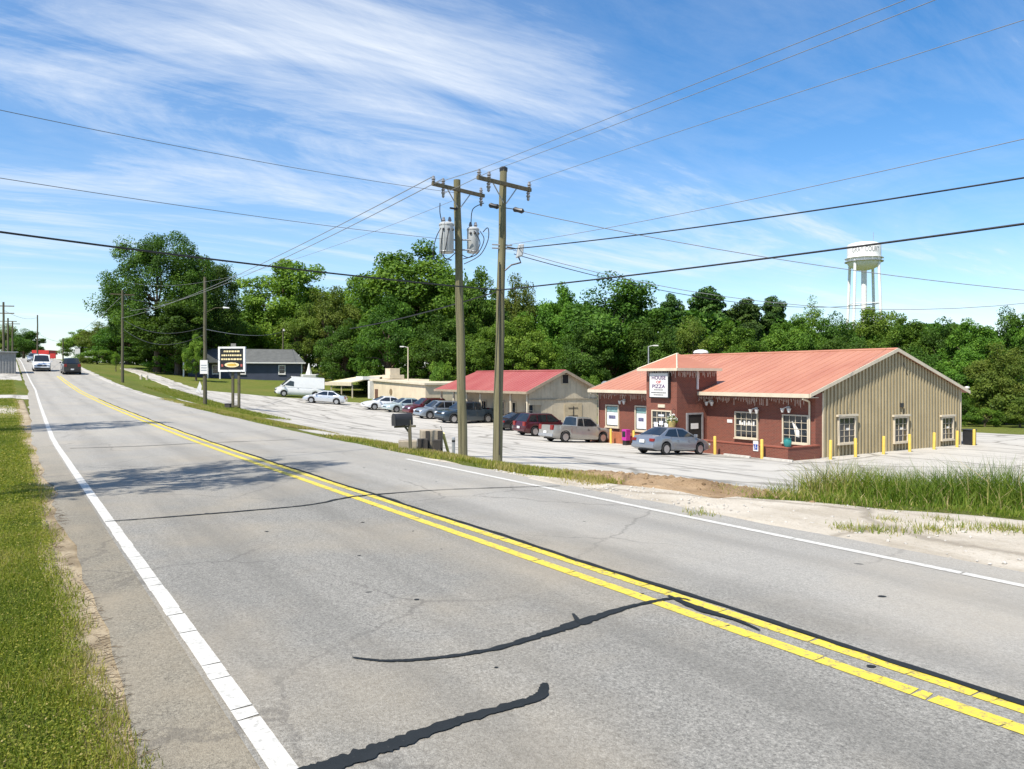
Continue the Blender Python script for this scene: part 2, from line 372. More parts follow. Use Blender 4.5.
def m_brick():
    m, t, b = newmat('red_brick'); co = coords(t)
    s = t.nodes.new('ShaderNodeSeparateXYZ'); L(t, co, s.inputs[0]); cb = t.nodes.new('ShaderNodeCombineXYZ')
    L(t, mathn(t, 'ADD', s.outputs[0], s.outputs[1]), cb.inputs[0]); L(t, s.outputs[2], cb.inputs[1])
    br = t.nodes.new('ShaderNodeTexBrick'); L(t, cb.outputs[0], br.inputs['Vector'])
    br.inputs['Scale'].default_value = 1; br.inputs['Brick Width'].default_value = .21; br.inputs['Row Height'].default_value = .076
    br.inputs['Mortar Size'].default_value = .008
    br.inputs['Color1'].default_value = (.185, .044, .026, 1); br.inputs['Color2'].default_value = (.12, .033, .022, 1); br.inputs['Mortar'].default_value = (.20, .12, .085, 1)
    n = noisen(t, co, 1.2, 5, .6)
    c = mixc(t, mathn(t, 'MULTIPLY', n, .5), br.outputs[0], (.20, .065, .04))
    L(t, c, b.inputs['Base Color']); b.inputs['Roughness'].default_value = .85
    bumpn(t, b, br.outputs['Fac'], -.5, .006); return m
BRICK = m_brick()
def m_roof(name, col, fade):
    m, t, b = newmat(name); co = coords(t)
    n1 = noisen(t, mapping(t, co, (.3, .12, .12)), 1.6, 5, .6); n2 = noisen(t, mapping(t, co, (2.5, .25, .25)), 2, 6, .7)
    c = mixc(t, ramp(t, n1, [(.35, (0, 0, 0)), (.68, (1, 1, 1))]), col, fade)
    c = mixc(t, mathn(t, 'MULTIPLY', ramp(t, n2, [(.5, (0, 0, 0)), (.75, (1, 1, 1))]), .35), c, mul(col, .7))
    L(t, c, b.inputs['Base Color']); b.inputs['Roughness'].default_value = .5; b.inputs['Specular IOR Level'].default_value = .35
    return m
ROOF_S = m_roof('salmon_metal_roof', (.375, .15, .092), (.445, .205, .128))
ROOF_R = m_roof('red_metal_roof', (.30, .068, .06), (.34, .10, .085))
TAN_METAL = M('tan_metal', (.36, .30, .185), .5, .1, .7, .25)
CREAM = M('cream_trim', (.56, .49, .37), .6, .1, 1.5, .2)
WHITE = M('white_paint', (.66, .65, .62), .55, .06, 2, .15)
WHITE2 = M('white_metal_paint', (.70, .70, .68), .45, .05, .3, .12)
BEIGE = M('beige_stucco', (.56, .47, .34), .85, .1, .8, .2, bump=.3, bs=30)
TANWOOD = M('tan_board', (.50, .43, .31), .8, .14, .9, .35)
BLUEWALL = M('slate_siding', (.045, .055, .085), .65, .15, .6)
SHINGLE = M('grey_shingle', (.095, .10, .098), .9, .2, 1.5, bump=.5, bs=12)
YELLOW = M('bollard_yellow', (.66, .46, .09), .55, .1, 3, .15)
GLASS = M('dark_glass', (.02, .024, .028), .06, .3, 1.0, spec=.8)
GLASS2 = M('tinted_glass', (.012, .016, .02), .05, .2, 1.0, spec=.9)
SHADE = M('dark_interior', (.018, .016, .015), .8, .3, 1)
BLACKM = M('black_metal', (.022, .022, .024), .45, .2, 5)
GREYM = M('galvanised', (.36, .37, .38), .42, .12, 4, .15, metal=.4)
TRANS = M('transformer_grey', (.42, .44, .45), .4, .08, 3, .2)
RUBBER = M('tyre_rubber', (.018, .018, .018), .85, .2, 8)
RIM = M('alloy_rim', (.50, .50, .51), .3, .08, 8, metal=.8)
PLASTIC = M('black_trim', (.02, .02, .021), .6, .2, 6)
WIREM = M('wire_black', (.02, .02, .022), .6, .1, 3)
WIREG = M('wire_aluminium', (.20, .205, .21), .5, .1, 3)
CONC = M('concrete', (.42, .40, .36), .9, .15, 2, .4, bump=.4, bs=25)
CONCB = M('old_concrete_block', (.33, .28, .21), .9, .25, 2.5, .5, bump=.6, bs=18)
TAIL = M('tail_lamp', (.20, .008, .008), .2, .1, 6, coat=.6)
HEAD = M('head_lamp', (.62, .64, .66), .12, .1, 6, coat=.8)
PLATE = M('number_plate', (.7, .7, .68), .5, .05, 8)
PAINTW = M('road_paint_white', (.52, .51, .47), .75, .16, 9, .75, bump=.3, bs=70)
def m_yline():
    m, t, b = newmat('road_paint_yellow'); co = coords(t)
    n = noisen(t, co, 26, 6, .75); n2 = noisen(t, co, 1.3, 3, .5)
    c = mixc(t, n2, (.56, .43, .035), (.62, .51, .06))
    c = mixc(t, ramp(t, n, [(.50, (0, 0, 0)), (.62, (.85, .85, .85))]), c, (.22, .19, .11))
    L(t, c, b.inputs['Base Color']); b.inputs['Roughness'].default_value = .7; bumpn(t, b, n, .4, .004); return m
PAINTY = m_yline()
SEAL = m_seal()
PURPLE = M('magenta_plastic', (.42, .03, .26), .5, .1, 4)
TEAL = M('teal_glaze', (.03, .20, .19), .35, .15, 4)

# ------------------------------------------------------------------ ground, road, lot
def grid_sheet(name, S, Tm, mat, off=0.0, edge_dip=None, rough=0.0):
    """S: (ns,) ; Tm: (ns,nt) lateral positions for every s"""
    ns, ntt = Tm.shape
    Sm = np.repeat(S[:, None], ntt, 1)
    Z = Hn(Sm, Tm) + off
    if rough:
        Z += rough * np.array([[noise.noise((a * .9, b * .9, 3.3)) for b in rb] for a, rb in zip(S, Tm)])
    if edge_dip:
        Z[:, 0] -= edge_dip; Z[:, -1] -= edge_dip; Z[0, :] -= edge_dip; Z[-1, :] -= edge_dip
    X = (Tm + T0) * NV.x + Sm * D.x; Y = (Tm + T0) * NV.y + Sm * D.y
    V = np.stack([X, Y, Z], -1).reshape(-1, 3)
    i = np.arange(ns - 1)[:, None] * ntt + np.arange(ntt - 1)[None]
    i = i.ravel(); Fc = np.stack([i, i + ntt, i + ntt + 1, i + 1], 1)[:, ::-1]
    o = npmesh(name, V, Fc, mat)
    me = o.data
    if me.polygons[0].normal.z < 0: me.flip_normals()
    me.polygons.foreach_set('use_smooth', [True] * len(me.polygons))
    # rotate into road frame so that object coordinates run along / across the road
    Mx = Matrix.Rotation(RZ, 4, 'Z'); me.transform(Mx.inverted()); o.matrix_world = Mx
    return o
def fine(a, b, c, d, e, f, st): return np.unique(np.concatenate([np.linspace(a, b, c), np.arange(b, e, st), np.linspace(e, f, d)]))
Sg = np.unique(np.concatenate([np.linspace(-2500, -60, 14), np.arange(-60, 240, 1.25), np.linspace(240, 3000, 16)]))
Tg = np.unique(np.concatenate([np.linspace(-2500, -30, 12), np.arange(-30, -2, 2.0), np.arange(-2, 20, .5), np.arange(20, 90, 2.0), np.linspace(90, 2500, 14)]))
def jit(s, k, a): return a * (noise.noise((s * .35, k, 0)) + .5 * noise.noise((s * 1.3, k, 5)) + .35 * noise.noise((s * 4.1, k, 9)))
Tgm = np.repeat(Tg[None], len(Sg), 0)
ground = structure(grid_sheet('ground', Sg, Tgm, GROUND, -.035))
# lower ground slightly below the road bed so the sheets never touch
me = ground.data; co_ = np.empty(len(me.vertices) * 3, np.float32); me.vertices.foreach_get('co', co_); co_ = co_.reshape(-1, 3)
tt_ = np.repeat(Tg[None], len(Sg), 0).ravel(); co_[:, 2] -= np.where((tt_ > -.3) & (tt_ < 7.2), .08, 0); me.vertices.foreach_set('co', co_.ravel())

def tl(s): return np.interp(s, [28, 75], [0, .75])          # the left edge line drifts in with distance
Sr = np.unique(np.concatenate([np.arange(-40, 30, .6), np.arange(30, 330, 2.0)]))
TR = 6.905
Tr = np.array([np.linspace(float(tl(s)) - .10, TR + .55 + jit(s, 2, .12), 16) for s in Sr])
road = structure(grid_sheet('road', Sr, Tr, ASPHALT, .012))
Ts = np.array([np.linspace(float(tl(s)) - .545 + jit(s, 4, .16), float(tl(s)) - .02, 6) for s in Sr])
shoulder = structure(grid_sheet('paved_shoulder', Sr, Ts, SHOULDER, .008))
Sv = np.arange(-4, 60, .25)
Tv = np.array([np.linspace(-.86 + jit(s, 8, .10), -.30 + .0 * s, 10) for s in Sv])
verge = structure(grid_sheet('sandy_verge', Sv, Tv, VERGE, -.008, .05, .008))
def lane_strip(name, mat, s0, s1, tc, w, off=.017, gaps=None, step=1.0, wob=.0, parent=road, shift=None):
    b = MB(); s = s0
    while s < s1:
        e = min(s + (gaps(s) if gaps else step), s1); g = (random.uniform(.004, .014) if gaps and s < 14 else 0)
        dt = (random.uniform(-wob, wob) if wob else 0)
        q = []
        sh0 = shift(s) if shift else 0; sh1 = shift(e) if shift else 0
        k0 = random.uniform(-.025, .025) if gaps and s < 14 else 0
        pts = [(s + g + k0 * 0, tc - w / 2 + sh0 + dt), (s + g + k0, tc + w / 2 + sh0 + dt), (e + k0 * 0, tc + w / 2 + sh1 + dt), (e, tc - w / 2 + sh1 + dt)]
        b.poly([W(a, c, H(a, c) + off) for a, c in pts]); s = e
    return b.build(name, mat, parent=None)
def to_child(o, p):
    o.parent = p; o.matrix_parent_inverse = p.matrix_world.inverted(); return o
bpy.context.view_layer.update()
gp = lambda s: random.choice([.1, .16, .24, .33, .45, .6]) * random.uniform(.8, 1.3) if s < 16 else 2.0
TCN = 3.755
to_child(lane_strip('edge_line', PAINTW, -8, 200, .0, .13, gaps=gp, wob=.004, shift=lambda s: float(tl(s))), road)
to_child(lane_strip('edge_line', PAINTW, -20, 17, TR, .115, gaps=lambda s: 2.0), road)
to_child(lane_strip('centre_line', PAINTY, -10, 104, TCN - .145, .135, gaps=gp, wob=.004), road)
to_child(lane_strip('centre_line', PAINTY, -10, 104, TCN + .145, .125, gaps=gp, wob=.004), road)
def ribbon(name, pts, widths, mat, off=.021, sub=14, seed=0, rag=.25):
    """smooth strip through ground points with a width at each point"""
    P = [Vector((p[0], p[1], 0)) for p in pts]; out = []; ws = []
    for i in range(len(P) - 1):
        p0 = P[max(i - 1, 0)]; p1 = P[i]; p2 = P[i + 1]; p3 = P[min(i + 2, len(P) - 1)]
        for k in range(sub):
            t = k / sub
            out.append(.5 * ((2 * p1) + (p2 - p0) * t + (2 * p0 - 5 * p1 + 4 * p2 - p3) * t * t + (3 * p1 - p0 - 3 * p2 + p3) * t ** 3))
            ws.append(widths[i] * (1 - t) + widths[i + 1] * t)
    out.append(P[-1]); ws.append(widths[-1])
    b = MB(); L_ = []; R_ = []
    for i, p in enumerate(out):
        d = (out[min(i + 1, len(out) - 1)] - out[max(i - 1, 0)]).normalized(); n = Vector((-d.y, d.x, 0))
        a1 = 1 + rag * noise.noise((i * .35, seed, 1)) + rag * random.uniform(-.5, .5); a2 = 1 + rag * noise.noise((i * .35, seed, 7)) + rag * random.uniform(-.5, .5)
        l = p + n * ws[i] / 2 * a1; r = p - n * ws[i] / 2 * a2
        l.z = Hxy(l.x, l.y) + off; r.z = Hxy(r.x, r.y) + off; L_.append(l); R_.append(r)
    for i in range(len(out) - 1): b.quad(L_[i], R_[i], R_[i + 1], L_[i + 1])
    return b.build(name, mat)
def seal(pix, widths, seed, off=.021, rag=.25):
    to_child(ribbon('tar_seal', [G(u, v) for u, v in pix], widths, SEAL, off, 14, seed, rag), road)
seal([(545, 686), (538, 700), (505, 711), (450, 727), (395, 748), (352, 763), (310, 776), (250, 800)], [.04, .085, .08, .095, .12, .13, .13, .1], 1, .021, .4)
seal([(352, 660), (385, 664), (430, 661), (490, 653), (545, 637), (582, 624), (630, 609), (672, 601), (690, 603)], [.015, .035, .045, .06, .09, .12, .06, .05, .02], 2, .021, .45)
seal([(573, 617), (577, 622), (581, 626)], [.02, .05, .03], 3, .024)
cs = [(s, TCN + .245 + .02 * math.sin(s * 1.7)) for s in np.arange(-3, 60, .8)]
to_child(ribbon('tar_seal', [W(s, t) for s, t in cs], [.07 if s < 7 else .06 + .03 * noise.noise((s, 0, 0)) for s, t in cs], SEAL, .0235, 5, 4, .5), road)
seal([(668, 598), (700, 612), (735, 622), (760, 634)], [.03, .10, .05, .02], 5, .025)
seal([(105, 523), (160, 519), (250, 512), (310, 506), (352, 498), (400, 494), (440, 491), (500, 489), (560, 487)], [.03, .05, .06, .05, .09, .05, .04, .04, .03], 6, .021, .6)
seal([(70, 449), (140, 447), (200, 444), (300, 440)], [.05, .06, .05, .04], 7, .021, .6)
for k in range(22):                           # chips and blots of tar on the lanes
    s = random.uniform(1.5, 16); t = random.uniform(.4, 6.4); a = random.uniform(.008, .03)
    b = MB(); c = W(s, t); n = 9
    b.poly([Vector((c.x + a * (1 + .5 * random.random()) * math.cos(i / n * 6.283), c.y + a * .8 * (1 + .5 * random.random()) * math.sin(i / n * 6.283), H(s, t) + .017)) for i in range(n)])
    to_child(b.build('tar_spot', SEAL), road)

# lot on the right
def iv(s, xs, ys): return float(np.interp(s, xs, ys))
Sl = np.unique(np.concatenate([np.arange(-60, 10, 1.0), np.arange(10, 70, .4), np.arange(70, 150, .8)]))
lin = lambda s: iv(s, [-60, 0, 7, 9, 11, 14, 18, 22, 50, 62, 80, 96, 100, 150], [24, 20, 17.5, 13.5, 11.4, 10.6, 10.4, 10.7, 10.4, 10.2, 11.5, 14.5, 15, 15]) + jit(s, 21, .3) - 3.4 * math.exp(-((s - 28) / 2.6) ** 4)
lout = lambda s: iv(s, [-60, 40, 46, 50, 56, 80, 86, 92, 97, 150], [66, 66, 60, 48, 42, 40, 37, 30, 18.2, 17.6]) + jit(s, 22, .4)
Tl = np.array([np.linspace(lin(s), lout(s), 44) for s in Sl])
lot = structure(grid_sheet('parking_lot', Sl, Tl, LOT, .022, .07))
Si = np.arange(51, 94, .5)
Ti = np.array([np.linspace(11.2 + 1.2 * abs((s - 72) / 21) ** 3 + jit(s, 31, .2), 14.9 - 1.2 * abs((s - 72) / 21) ** 3 + jit(s, 32, .25), 10) for s in Si])
island = structure(grid_sheet('grass_island', Si, Ti, GROUND, .05, .08, .02))
# sandy shoulder and drive mouth on the right
Ss = np.arange(-30, 20, .3)
sin_ = lambda s: TR + .42 + jit(s, 41, .1)
sout = lambda s: iv(s, [-30, 0, 3, 5, 7, 9, 11, 13, 15, 20], [30, 13.5, 11.9, 10.9, 9.8, 8.9, 8.3, 7.7, 7.4, 7.4]) + jit(s, 42, .3)
Tsd = np.array([np.linspace(sin_(s), max(sout(s), sin_(s) + .1), 24) for s in Ss])
sandy = structure(grid_sheet('sandy_shoulder', Ss, Tsd, SAND, .006, .05, .03))
# clay bank between road and lot
Sb = np.arange(8.6, 14.2, .12)
def bank(s, t):
    e = max(0, 1 - ((s - 11.2) / 2.5) ** 2) * max(0, 1 - ((t - 9.55) / 1.05) ** 2)
    return e * (.06 + .22 * abs(noise.noise((s * 1.8, t * 1.8, 2))) + .10 * noise.noise((s * 6, t * 6, 4)))
Tb = np.array([np.linspace(8.5 + jit(s, 71, .15), 10.75 + jit(s, 72, .2), 26) for s in Sb])
bk = grid_sheet('clay_bank', Sb, Tb, DIRT, .015, .06)
me = bk.data; Mi = bk.matrix_world
for v in me.vertices:
    w = Mi @ v.co; s, t = ST(w.x, w.y); v.co.z += bank(s, t) * 1.1
structure(bk)

# ------------------------------------------------------------------ grass and weeds (stuff)
rng = np.random.default_rng(5)
def blades(name, S, T, h, w, mat, label, cat, lean=.35, seg=1, tint=None, off=0.0):
    n = len(S); X = (T + T0) * NV.x + S * D.x; Y = (T + T0) * NV.y + S * D.y; Z = Hn(S, T) + off
    a = rng.uniform(0, 2 * np.pi, n); la = rng.uniform(0, 2 * np.pi, n); ln = rng.uniform(0, lean, n) * h
    P = np.stack([X, Y, Z], 1); side = np.stack([np.cos(a), np.sin(a), np.zeros(n)], 1) * (w / 2)[:, None]
    ld = np.stack([np.cos(la), np.sin(la), np.zeros(n)], 1) * ln[:, None]
    tip = P + ld; tip[:, 2] += h
    tv = rng.uniform(0, 1, n) if tint is None else tint
    if seg == 1:
        V = np.stack([P - side, P + side, tip], 1).reshape(-1, 3); Fc = np.arange(3 * n).reshape(n, 3); tn = np.repeat(tv, 3)
    else:
        mid = P + ld * .3; mid[:, 2] += h * .55
        V = np.stack([P - side, P + side, mid + side * .75, mid - side * .75, tip], 1).reshape(-1, 3)
        b = np.arange(n)[:, None] * 5
        Fc = np.concatenate([b + np.array([[0, 1, 2]]), b + np.array([[0, 2, 3]]), b + np.array([[3, 2, 4]])]); tn = np.repeat(tv, 5)
    return stuff(npmesh(name, V, Fc, mat, tint=tn), label, cat)
def nz(S, T, f, k=0): return np.array([noise.noise((a * f, b * f, k)) for a, b in zip(S, T)])
n = 300000
S = 1.6 * np.exp(rng.uniform(0, 1, n) ** .9 * math.log(150 / 1.6)); T = -.66 - rng.exponential(.75, n) - .0 * S
T = -.62 - (rng.uniform(0, 1, n) ** 1.25) * (1.25 + S * .05)
edge = np.array([jit(round(s * 6) / 6, 61, .19) for s in S]); T = T + edge
dens = nz(S, T, 1.1, 3); keep = (dens + rng.uniform(-.35, .6, n) > -.28) & (rng.uniform(0, 1, n) < .15 + np.clip((-.655 + edge - T) / .2, 0, .85)) & ~((S > 62) & (S < 68)) & (S < 96) & (rng.uniform(0, 1, n) > .85 * np.clip(1 - ((S - 47) / 5) ** 2, 0, 1)); S, T, dens = S[keep], T[keep], dens[keep]
q = np.clip(S / 12, 1, 5)
blades('lawn_grass', S, T, rng.uniform(.025, .065, len(S)) * (1 + .25 * dens), rng.uniform(.005, .010, len(S)) * q, GRASS_M,
       'short green lawn grass along the left edge of the road', 'grass', .9, 1, np.clip(.42 + .5 * dens + .35 * nz(S, T, .45, 44) + .35 * np.clip(1 - (-.66 - T) / .3, 0, 1) + rng.normal(0, .26, len(S)), 0, 1))
# clover-like leaflets in the lawn
n = 42000
S = 1.8 * np.exp(rng.uniform(0, math.log(14), n)); T = -.74 - rng.uniform(0, 1, n) ** 1.3 * (1.1 + .05 * S)
X = (T + T0) * NV.x + S * D.x; Y = (T + T0) * NV.y + S * D.y; Z = Hn(S, T) + rng.uniform(.015, .05, n)
a = rng.uniform(0, 6.283, n); r = rng.uniform(.005, .010, n) * np.clip(S / 8, 1, 3); P = np.stack([X, Y, Z], 1)
e1 = np.stack([np.cos(a) * r, np.sin(a) * r, rng.uniform(-.5, .5, n) * r], 1); e2 = np.stack([-np.sin(a) * r, np.cos(a) * r, rng.uniform(-.5, .5, n) * r], 1)
V = np.stack([P - e1, P - e2 * .8, P + e1, P + e2 * .8], 1).reshape(-1, 3)
stuff(npmesh('clover', V, np.arange(4 * n).reshape(n, 4), GRASS_M, tint=np.repeat(np.clip(rng.normal(.45, .25, n), 0, 1), 4)), 'small clover leaves among the lawn grass', 'clover')
# twigs and dry runners lying over the sandy verge
b = MB()
for k in range(700):
    s = 1.8 * math.exp(random.random() * math.log(12)); t = random.uniform(-.76, -.56) + jit(s, 8, .1); a = random.uniform(-1, 1) + (0 if random.random() < .7 else 1.5); l = random.uniform(.03, .12)
    p = W(s, t); d = NV * math.cos(a) + D * math.sin(a); dd = Vector((-d.y, d.x, 0)) * random.uniform(-.3, .3)
    z = Vector((0, 0, .012)); b.tube([p + z, p + d * l * .5 + dd * l + z * 1.6, p + d * l + z], [.0025, .002, .001], 4)
stuff(b.build('dry_runners', M('dry_stem', (.10, .07, .04), .9, .3, 9)), 'dry brown grass runners over the sandy verge', 'twigs')
# roadside strip, right
n = 80000
S = rng.uniform(11, 58, n); T = np.interp(S, [11, 13, 17, 24, 60], [7.9, 7.7, 7.65, 7.75, 7.7]) + rng.uniform(0, 1, n) * np.interp(S, [11, 16, 24, 60], [.7, 2.5, 2.7, 2.4]) + rng.normal(0, .12, n)
dn = nz(S, T, .7, 9); keep = (dn + rng.uniform(-.4, .5, n) > -.05) & (np.abs(S - 28) > 2.6); S, T, dn = S[keep], T[keep], dn[keep]
blades('strip_grass', S, T, rng.uniform(.04, .13, len(S)), rng.uniform(.015, .035, len(S)), GRASS_M,
       'thin patchy grass strip between road and parking lot', 'grass', .8, 1, np.clip(.78 + .6 * dn + rng.normal(0, .2, len(S)), 0, 1), -.02)
n = 15000
S = rng.uniform(51, 94, n); T = rng.uniform(11.3, 14.7, n)
blades('island_grass', S, T, rng.uniform(.05, .14, n), rng.uniform(.03, .06, n), GRASS_M, 'short grass on the island around the black sign', 'grass', .8, 1, None, .03)
# tall grass right
def tall(n, s0, s1, t0, t1, hmin, hmax, fn, name, label, bias=0.0):
    S = rng.uniform(s0, s1, n); T = rng.uniform(t0, t1, n); k = fn(S, T); keep = rng.uniform(0, 1, n) < k; S, T, k = S[keep], T[keep], k[keep]
    dn = nz(S, T, .55, 12); h = (hmin + (hmax - hmin) * np.clip(k, 0, 1)) * rng.uniform(.35, 1.2, len(S)) * (1 + .4 * dn)
    tint = np.clip(.40 + bias + .55 * nz(S, T, .5, 15) + rng.normal(0, .22, len(S)), 0, 1); tint = np.where(rng.uniform(0, 1, len(S)) < .06, 1.0, tint)
    blades(name, S, T, h, rng.uniform(.010, .022, len(S)), TALL_M, label, 'grass', 1.1, 2, tint, -.02)
def ftall(S, T):
    inner = np.interp(S, [-14, 2, 5, 8, 10, 12.5, 14], [14, 12.4, 11.8, 10.6, 10.2, 10.6, 13]) ; outer = np.interp(S, [-14, 0, 8, 14], [21, 19, 17, 14.2])
    return np.clip((T - inner) / 1.3, 0, 1) * np.clip((outer - T) / .8, 0, 1) * np.clip((9.9 - S + .12 * (T - 10)) / 1.2, 0, 1)
tall(230000, -14, 14, 9, 20, .18, .78, ftall, 'tall_grass', 'tall green grass on the mound before the metal wall')
def flow(S, T):
    inner = np.interp(S, [-14, 0, 3, 5, 7, 9, 14], [17, 13.2, 11.7, 10.7, 9.5, 8.6, 8.0]) + .35 * nz(S, T, .8, 31); return np.clip((T - inner) / .5, 0, 1) * np.clip((inner + 2.3 - T) / .9, 0, 1) * np.where(S > 9.5, .25, .8) * np.clip(.75 + nz(S, T, .6, 33) * 1.5, 0.05, 1)
tall(90000, -8, 14.5, 8.6, 14, .03, .16, flow, 'low_weeds', 'low dry weeds at the edge of the sandy shoulder', .25)
# stones and clods on the clay bank, pebbles on the sandy shoulder
def stones(name, pts, r0, r1, mat, label):
    b = MB()
    for p in pts:
        r = random.uniform(r0, r1); bm = bmesh.new(); bmesh.ops.create_icosphere(bm, subdivisions=1, radius=r)
        sx = random.uniform(.7, 1.4); sz = random.uniform(.4, .9); o = random.random() * 9
        vs = [Vector((v.co.x * sx, v.co.y, v.co.z * sz)) * (1 + .35 * noise.noise((v.co.x / r + o, v.co.y / r, v.co.z / r))) + Vector(p) for v in bm.verts]
        b.add(vs, [tuple(v.index for v in f.verts) for f in bm.faces]); bm.free()
    return stuff(b.build(name, mat), label, 'stones')
pts = []
for k in range(230):
    s = random.gauss(11.0, 1.0); t = random.gauss(9.5, .45); p = W(s, t); p.z += bank(s, t) + .02; pts.append(p)
stones('clods', pts, .015, .06, DIRT, 'broken clay clods along the eroded bank by the lot')
pts = []
for k in range(500):
    s = random.uniform(-4, 14); t = random.uniform(sin_(s) + .1, max(sin_(s) + .3, sout(s) - .1)); p = W(s, t); p.z += .012; pts.append(p)
stones('pebbles', pts, .008, .03, CONC, 'small pebbles scattered on the sandy right shoulder')

# side drive and pale apron left of the road
Sd_ = np.arange(62, 68.1, .5)
structure(grid_sheet('driveway', Sd_, np.array([np.linspace(-16, .05, 20) for s in Sd_]), LOT, .012, .05))
Sd_ = np.arange(96, 190, 1.0)
structure(grid_sheet('apron', Sd_, np.array([np.linspace(-14, .06, 20) for s in Sd_]), LOT, .004, .05))

Sd_ = np.arange(41, 54, .4)
structure(grid_sheet('bare_patch', Sd_, np.array([np.linspace(-3.2 + jit(s, 91, .5), -.5, 12) for s in Sd_]), SAND, -.012, .05))

# cracked edge lines with weeds across the sandy shoulder
cs_ = []
for u, v in [(850, 530), (880, 532), (905, 533), (930, 531), (965, 530), (1000, 531), (1015, 530), (890, 522), (940, 521), (700, 515)]:
    g_ = G(u, v); s_, t_ = ST(g_.x, g_.y); m_ = random.randint(60, 160); cs_.append((s_ + rng.normal(0, .16, m_), t_ + rng.normal(0, .10, m_)))
S = np.concatenate([a for a, b in cs_]); T = np.concatenate([b for a, b in cs_])
blades('crack_weeds', S, T, rng.uniform(.03, .12, len(S)), rng.uniform(.008, .016, len(S)), TALL_M, 'dry weed tufts growing in the shoulder cracks', 'weeds', .9, 1, np.clip(rng.normal(.75, .2, len(S)), 0, 1), .01)
# dry stalks standing above the tall grass
n = 500; S = rng.uniform(-12, 9, n); T = rng.uniform(11, 18.5, n)
blades('dry_stalks', S, T, rng.uniform(.35, .95, n), rng.uniform(.008, .014, n), TALL_M, 'pale dry stalks standing in the tall grass', 'stalks', .35, 2, np.clip(rng.normal(.95, .08, n), 0, 1))

Sd_ = np.arange(50, 160, .8)
structure(grid_sheet('gravel_edge', Sd_, np.array([np.linspace(TR + .35, 8.35 + jit(s, 95, .35), 6) for s in Sd_]), LOT, .006, .05))
# ------------------------------------------------------------------ buildings
def wall_hit(u, v, t):                       # pixel -> (s, z) on the vertical plane at lateral t
    k = (u - CU) / F; s = (t + T0) * (NV.x - k * NV.y) / (k * D.y - D.x); p = W(s, t, 0); return s, CH + (HV - v) / F * p.y
def side_hit(u, v, s):                       # pixel -> (t, z) on the vertical plane at station s
    k = (u - CU) / F; a = s * (k * D.y - D.x) / (NV.x - k * NV.y); p = W(s, a - T0, 0); return a - T0, CH + (HV - v) / F * p.y
def window(parent, axis, c, w, h, y, nx, ny, frame, out=-1, glass=GLASS, fw=.07, mw=.022, sill=True, depth=.10):
    """window on a wall. axis 'y': wall plane y=const, c = centre (x, z); axis 'x': wall plane x=const, c = (y, z)"""
    def bx(mb, a0, a1, b0, b1, d0, d1, m=0):
        d0, d1 = sorted((y + out * d0, y + out * d1))
        if axis == 'y': mb.box(a0, a1, d0, d1, b0, b1, m)
        else: mb.box(d0, d1, a0, a1, b0, b1, m)
    x0, x1, z0, z1 = c[0] - w / 2, c[0] + w / 2, c[1] - h / 2, c[1] + h / 2
    wd = MB()
    bx(wd, x0 - fw, x0, z0 - fw, z1 + fw, -.02, depth); bx(wd, x1, x1 + fw, z0 - fw, z1 + fw, -.02, depth)
    bx(wd, x0, x1, z1, z1 + fw, -.02, depth); bx(wd, x0, x1, z0 - fw, z0, -.02, depth)
    o = wd.build('window', frame, parent, bevel=.008)
    g = MB(); bx(g, x0, x1, z0, z1, .004, .02); g.build('pane', glass, o)
    if nx * ny > 1:
        mm = MB()
        for i in range(1, nx): xx = x0 + w * i / nx; bx(mm, xx - mw / 2, xx + mw / 2, z0, z1, .022, .05)
        for j in range(1, ny):
            zz_ = z0 + h * j / ny
            for i in range(nx):
                a = x0 + w * i / nx + mw / 2; bx(mm, a, x0 + w * (i + 1) / nx - mw / 2, zz_ - mw / 2, zz_ + mw / 2, .022, .046)
        mm.build('muntins', frame, o)
    if sill:
        sm_ = MB(); bx(sm_, x0 - fw - .04, x1 + fw + .04, z0 - fw - .06, z0 - fw - .002, -.02, depth + .05); sm_.build('sill', frame, o)
    return o
def gable_roof(parent, x0, x1, y0, ym, y1, ze, zr, mat, trim, th=.1, ribs=.6, hip=0.0):
    b = MB()
    for ya, yb in ((y0, ym), (y1, ym)):
        pts = [(x0, ya, ze), (x1, ya, ze), (x1, yb, zr), (x0 + hip, yb, zr)]
        if ya > yb: pts = pts[::-1]
        b.slab(pts, (0, 0, th))
    if hip: b.slab([(x0, y1, ze), (x0, y0, ze), (x0 + hip, ym, zr)], (0, 0, th))
    if ribs:
        x = x0 + ribs
        while x < x1 - .1:
            fr = min(1, (x - x0) / hip) if hip else 1
            for ya in (y0, y1):
                ye = ya + (ym - ya) * fr; z2 = ze + (zr - ze) * fr
                b.slab([(x - .02, ya, ze + th + .001), (x + .02, ya, ze + th + .001), (x + .02, ye, z2 + th + .001), (x - .02, ye, z2 + th + .001)], (0, 0, .012))
            x += ribs
    o = b.build('roof', mat, parent)
    cap = MB(); cap.slab([(x0 + hip, ym - .18, zr + th - .04), (x1, ym - .18, zr + th - .04), (x1, ym, zr + th + .045), (x0 + hip, ym, zr + th + .045)], (0, 0, .02))
    cap.slab([(x0 + hip, ym, zr + th + .045), (x1, ym, zr + th + .045), (x1, ym + .18, zr + th - .04), (x0 + hip, ym + .18, zr + th - .04)], (0, 0, .02)); cap.build('ridge_cap', mat, o)
    return o

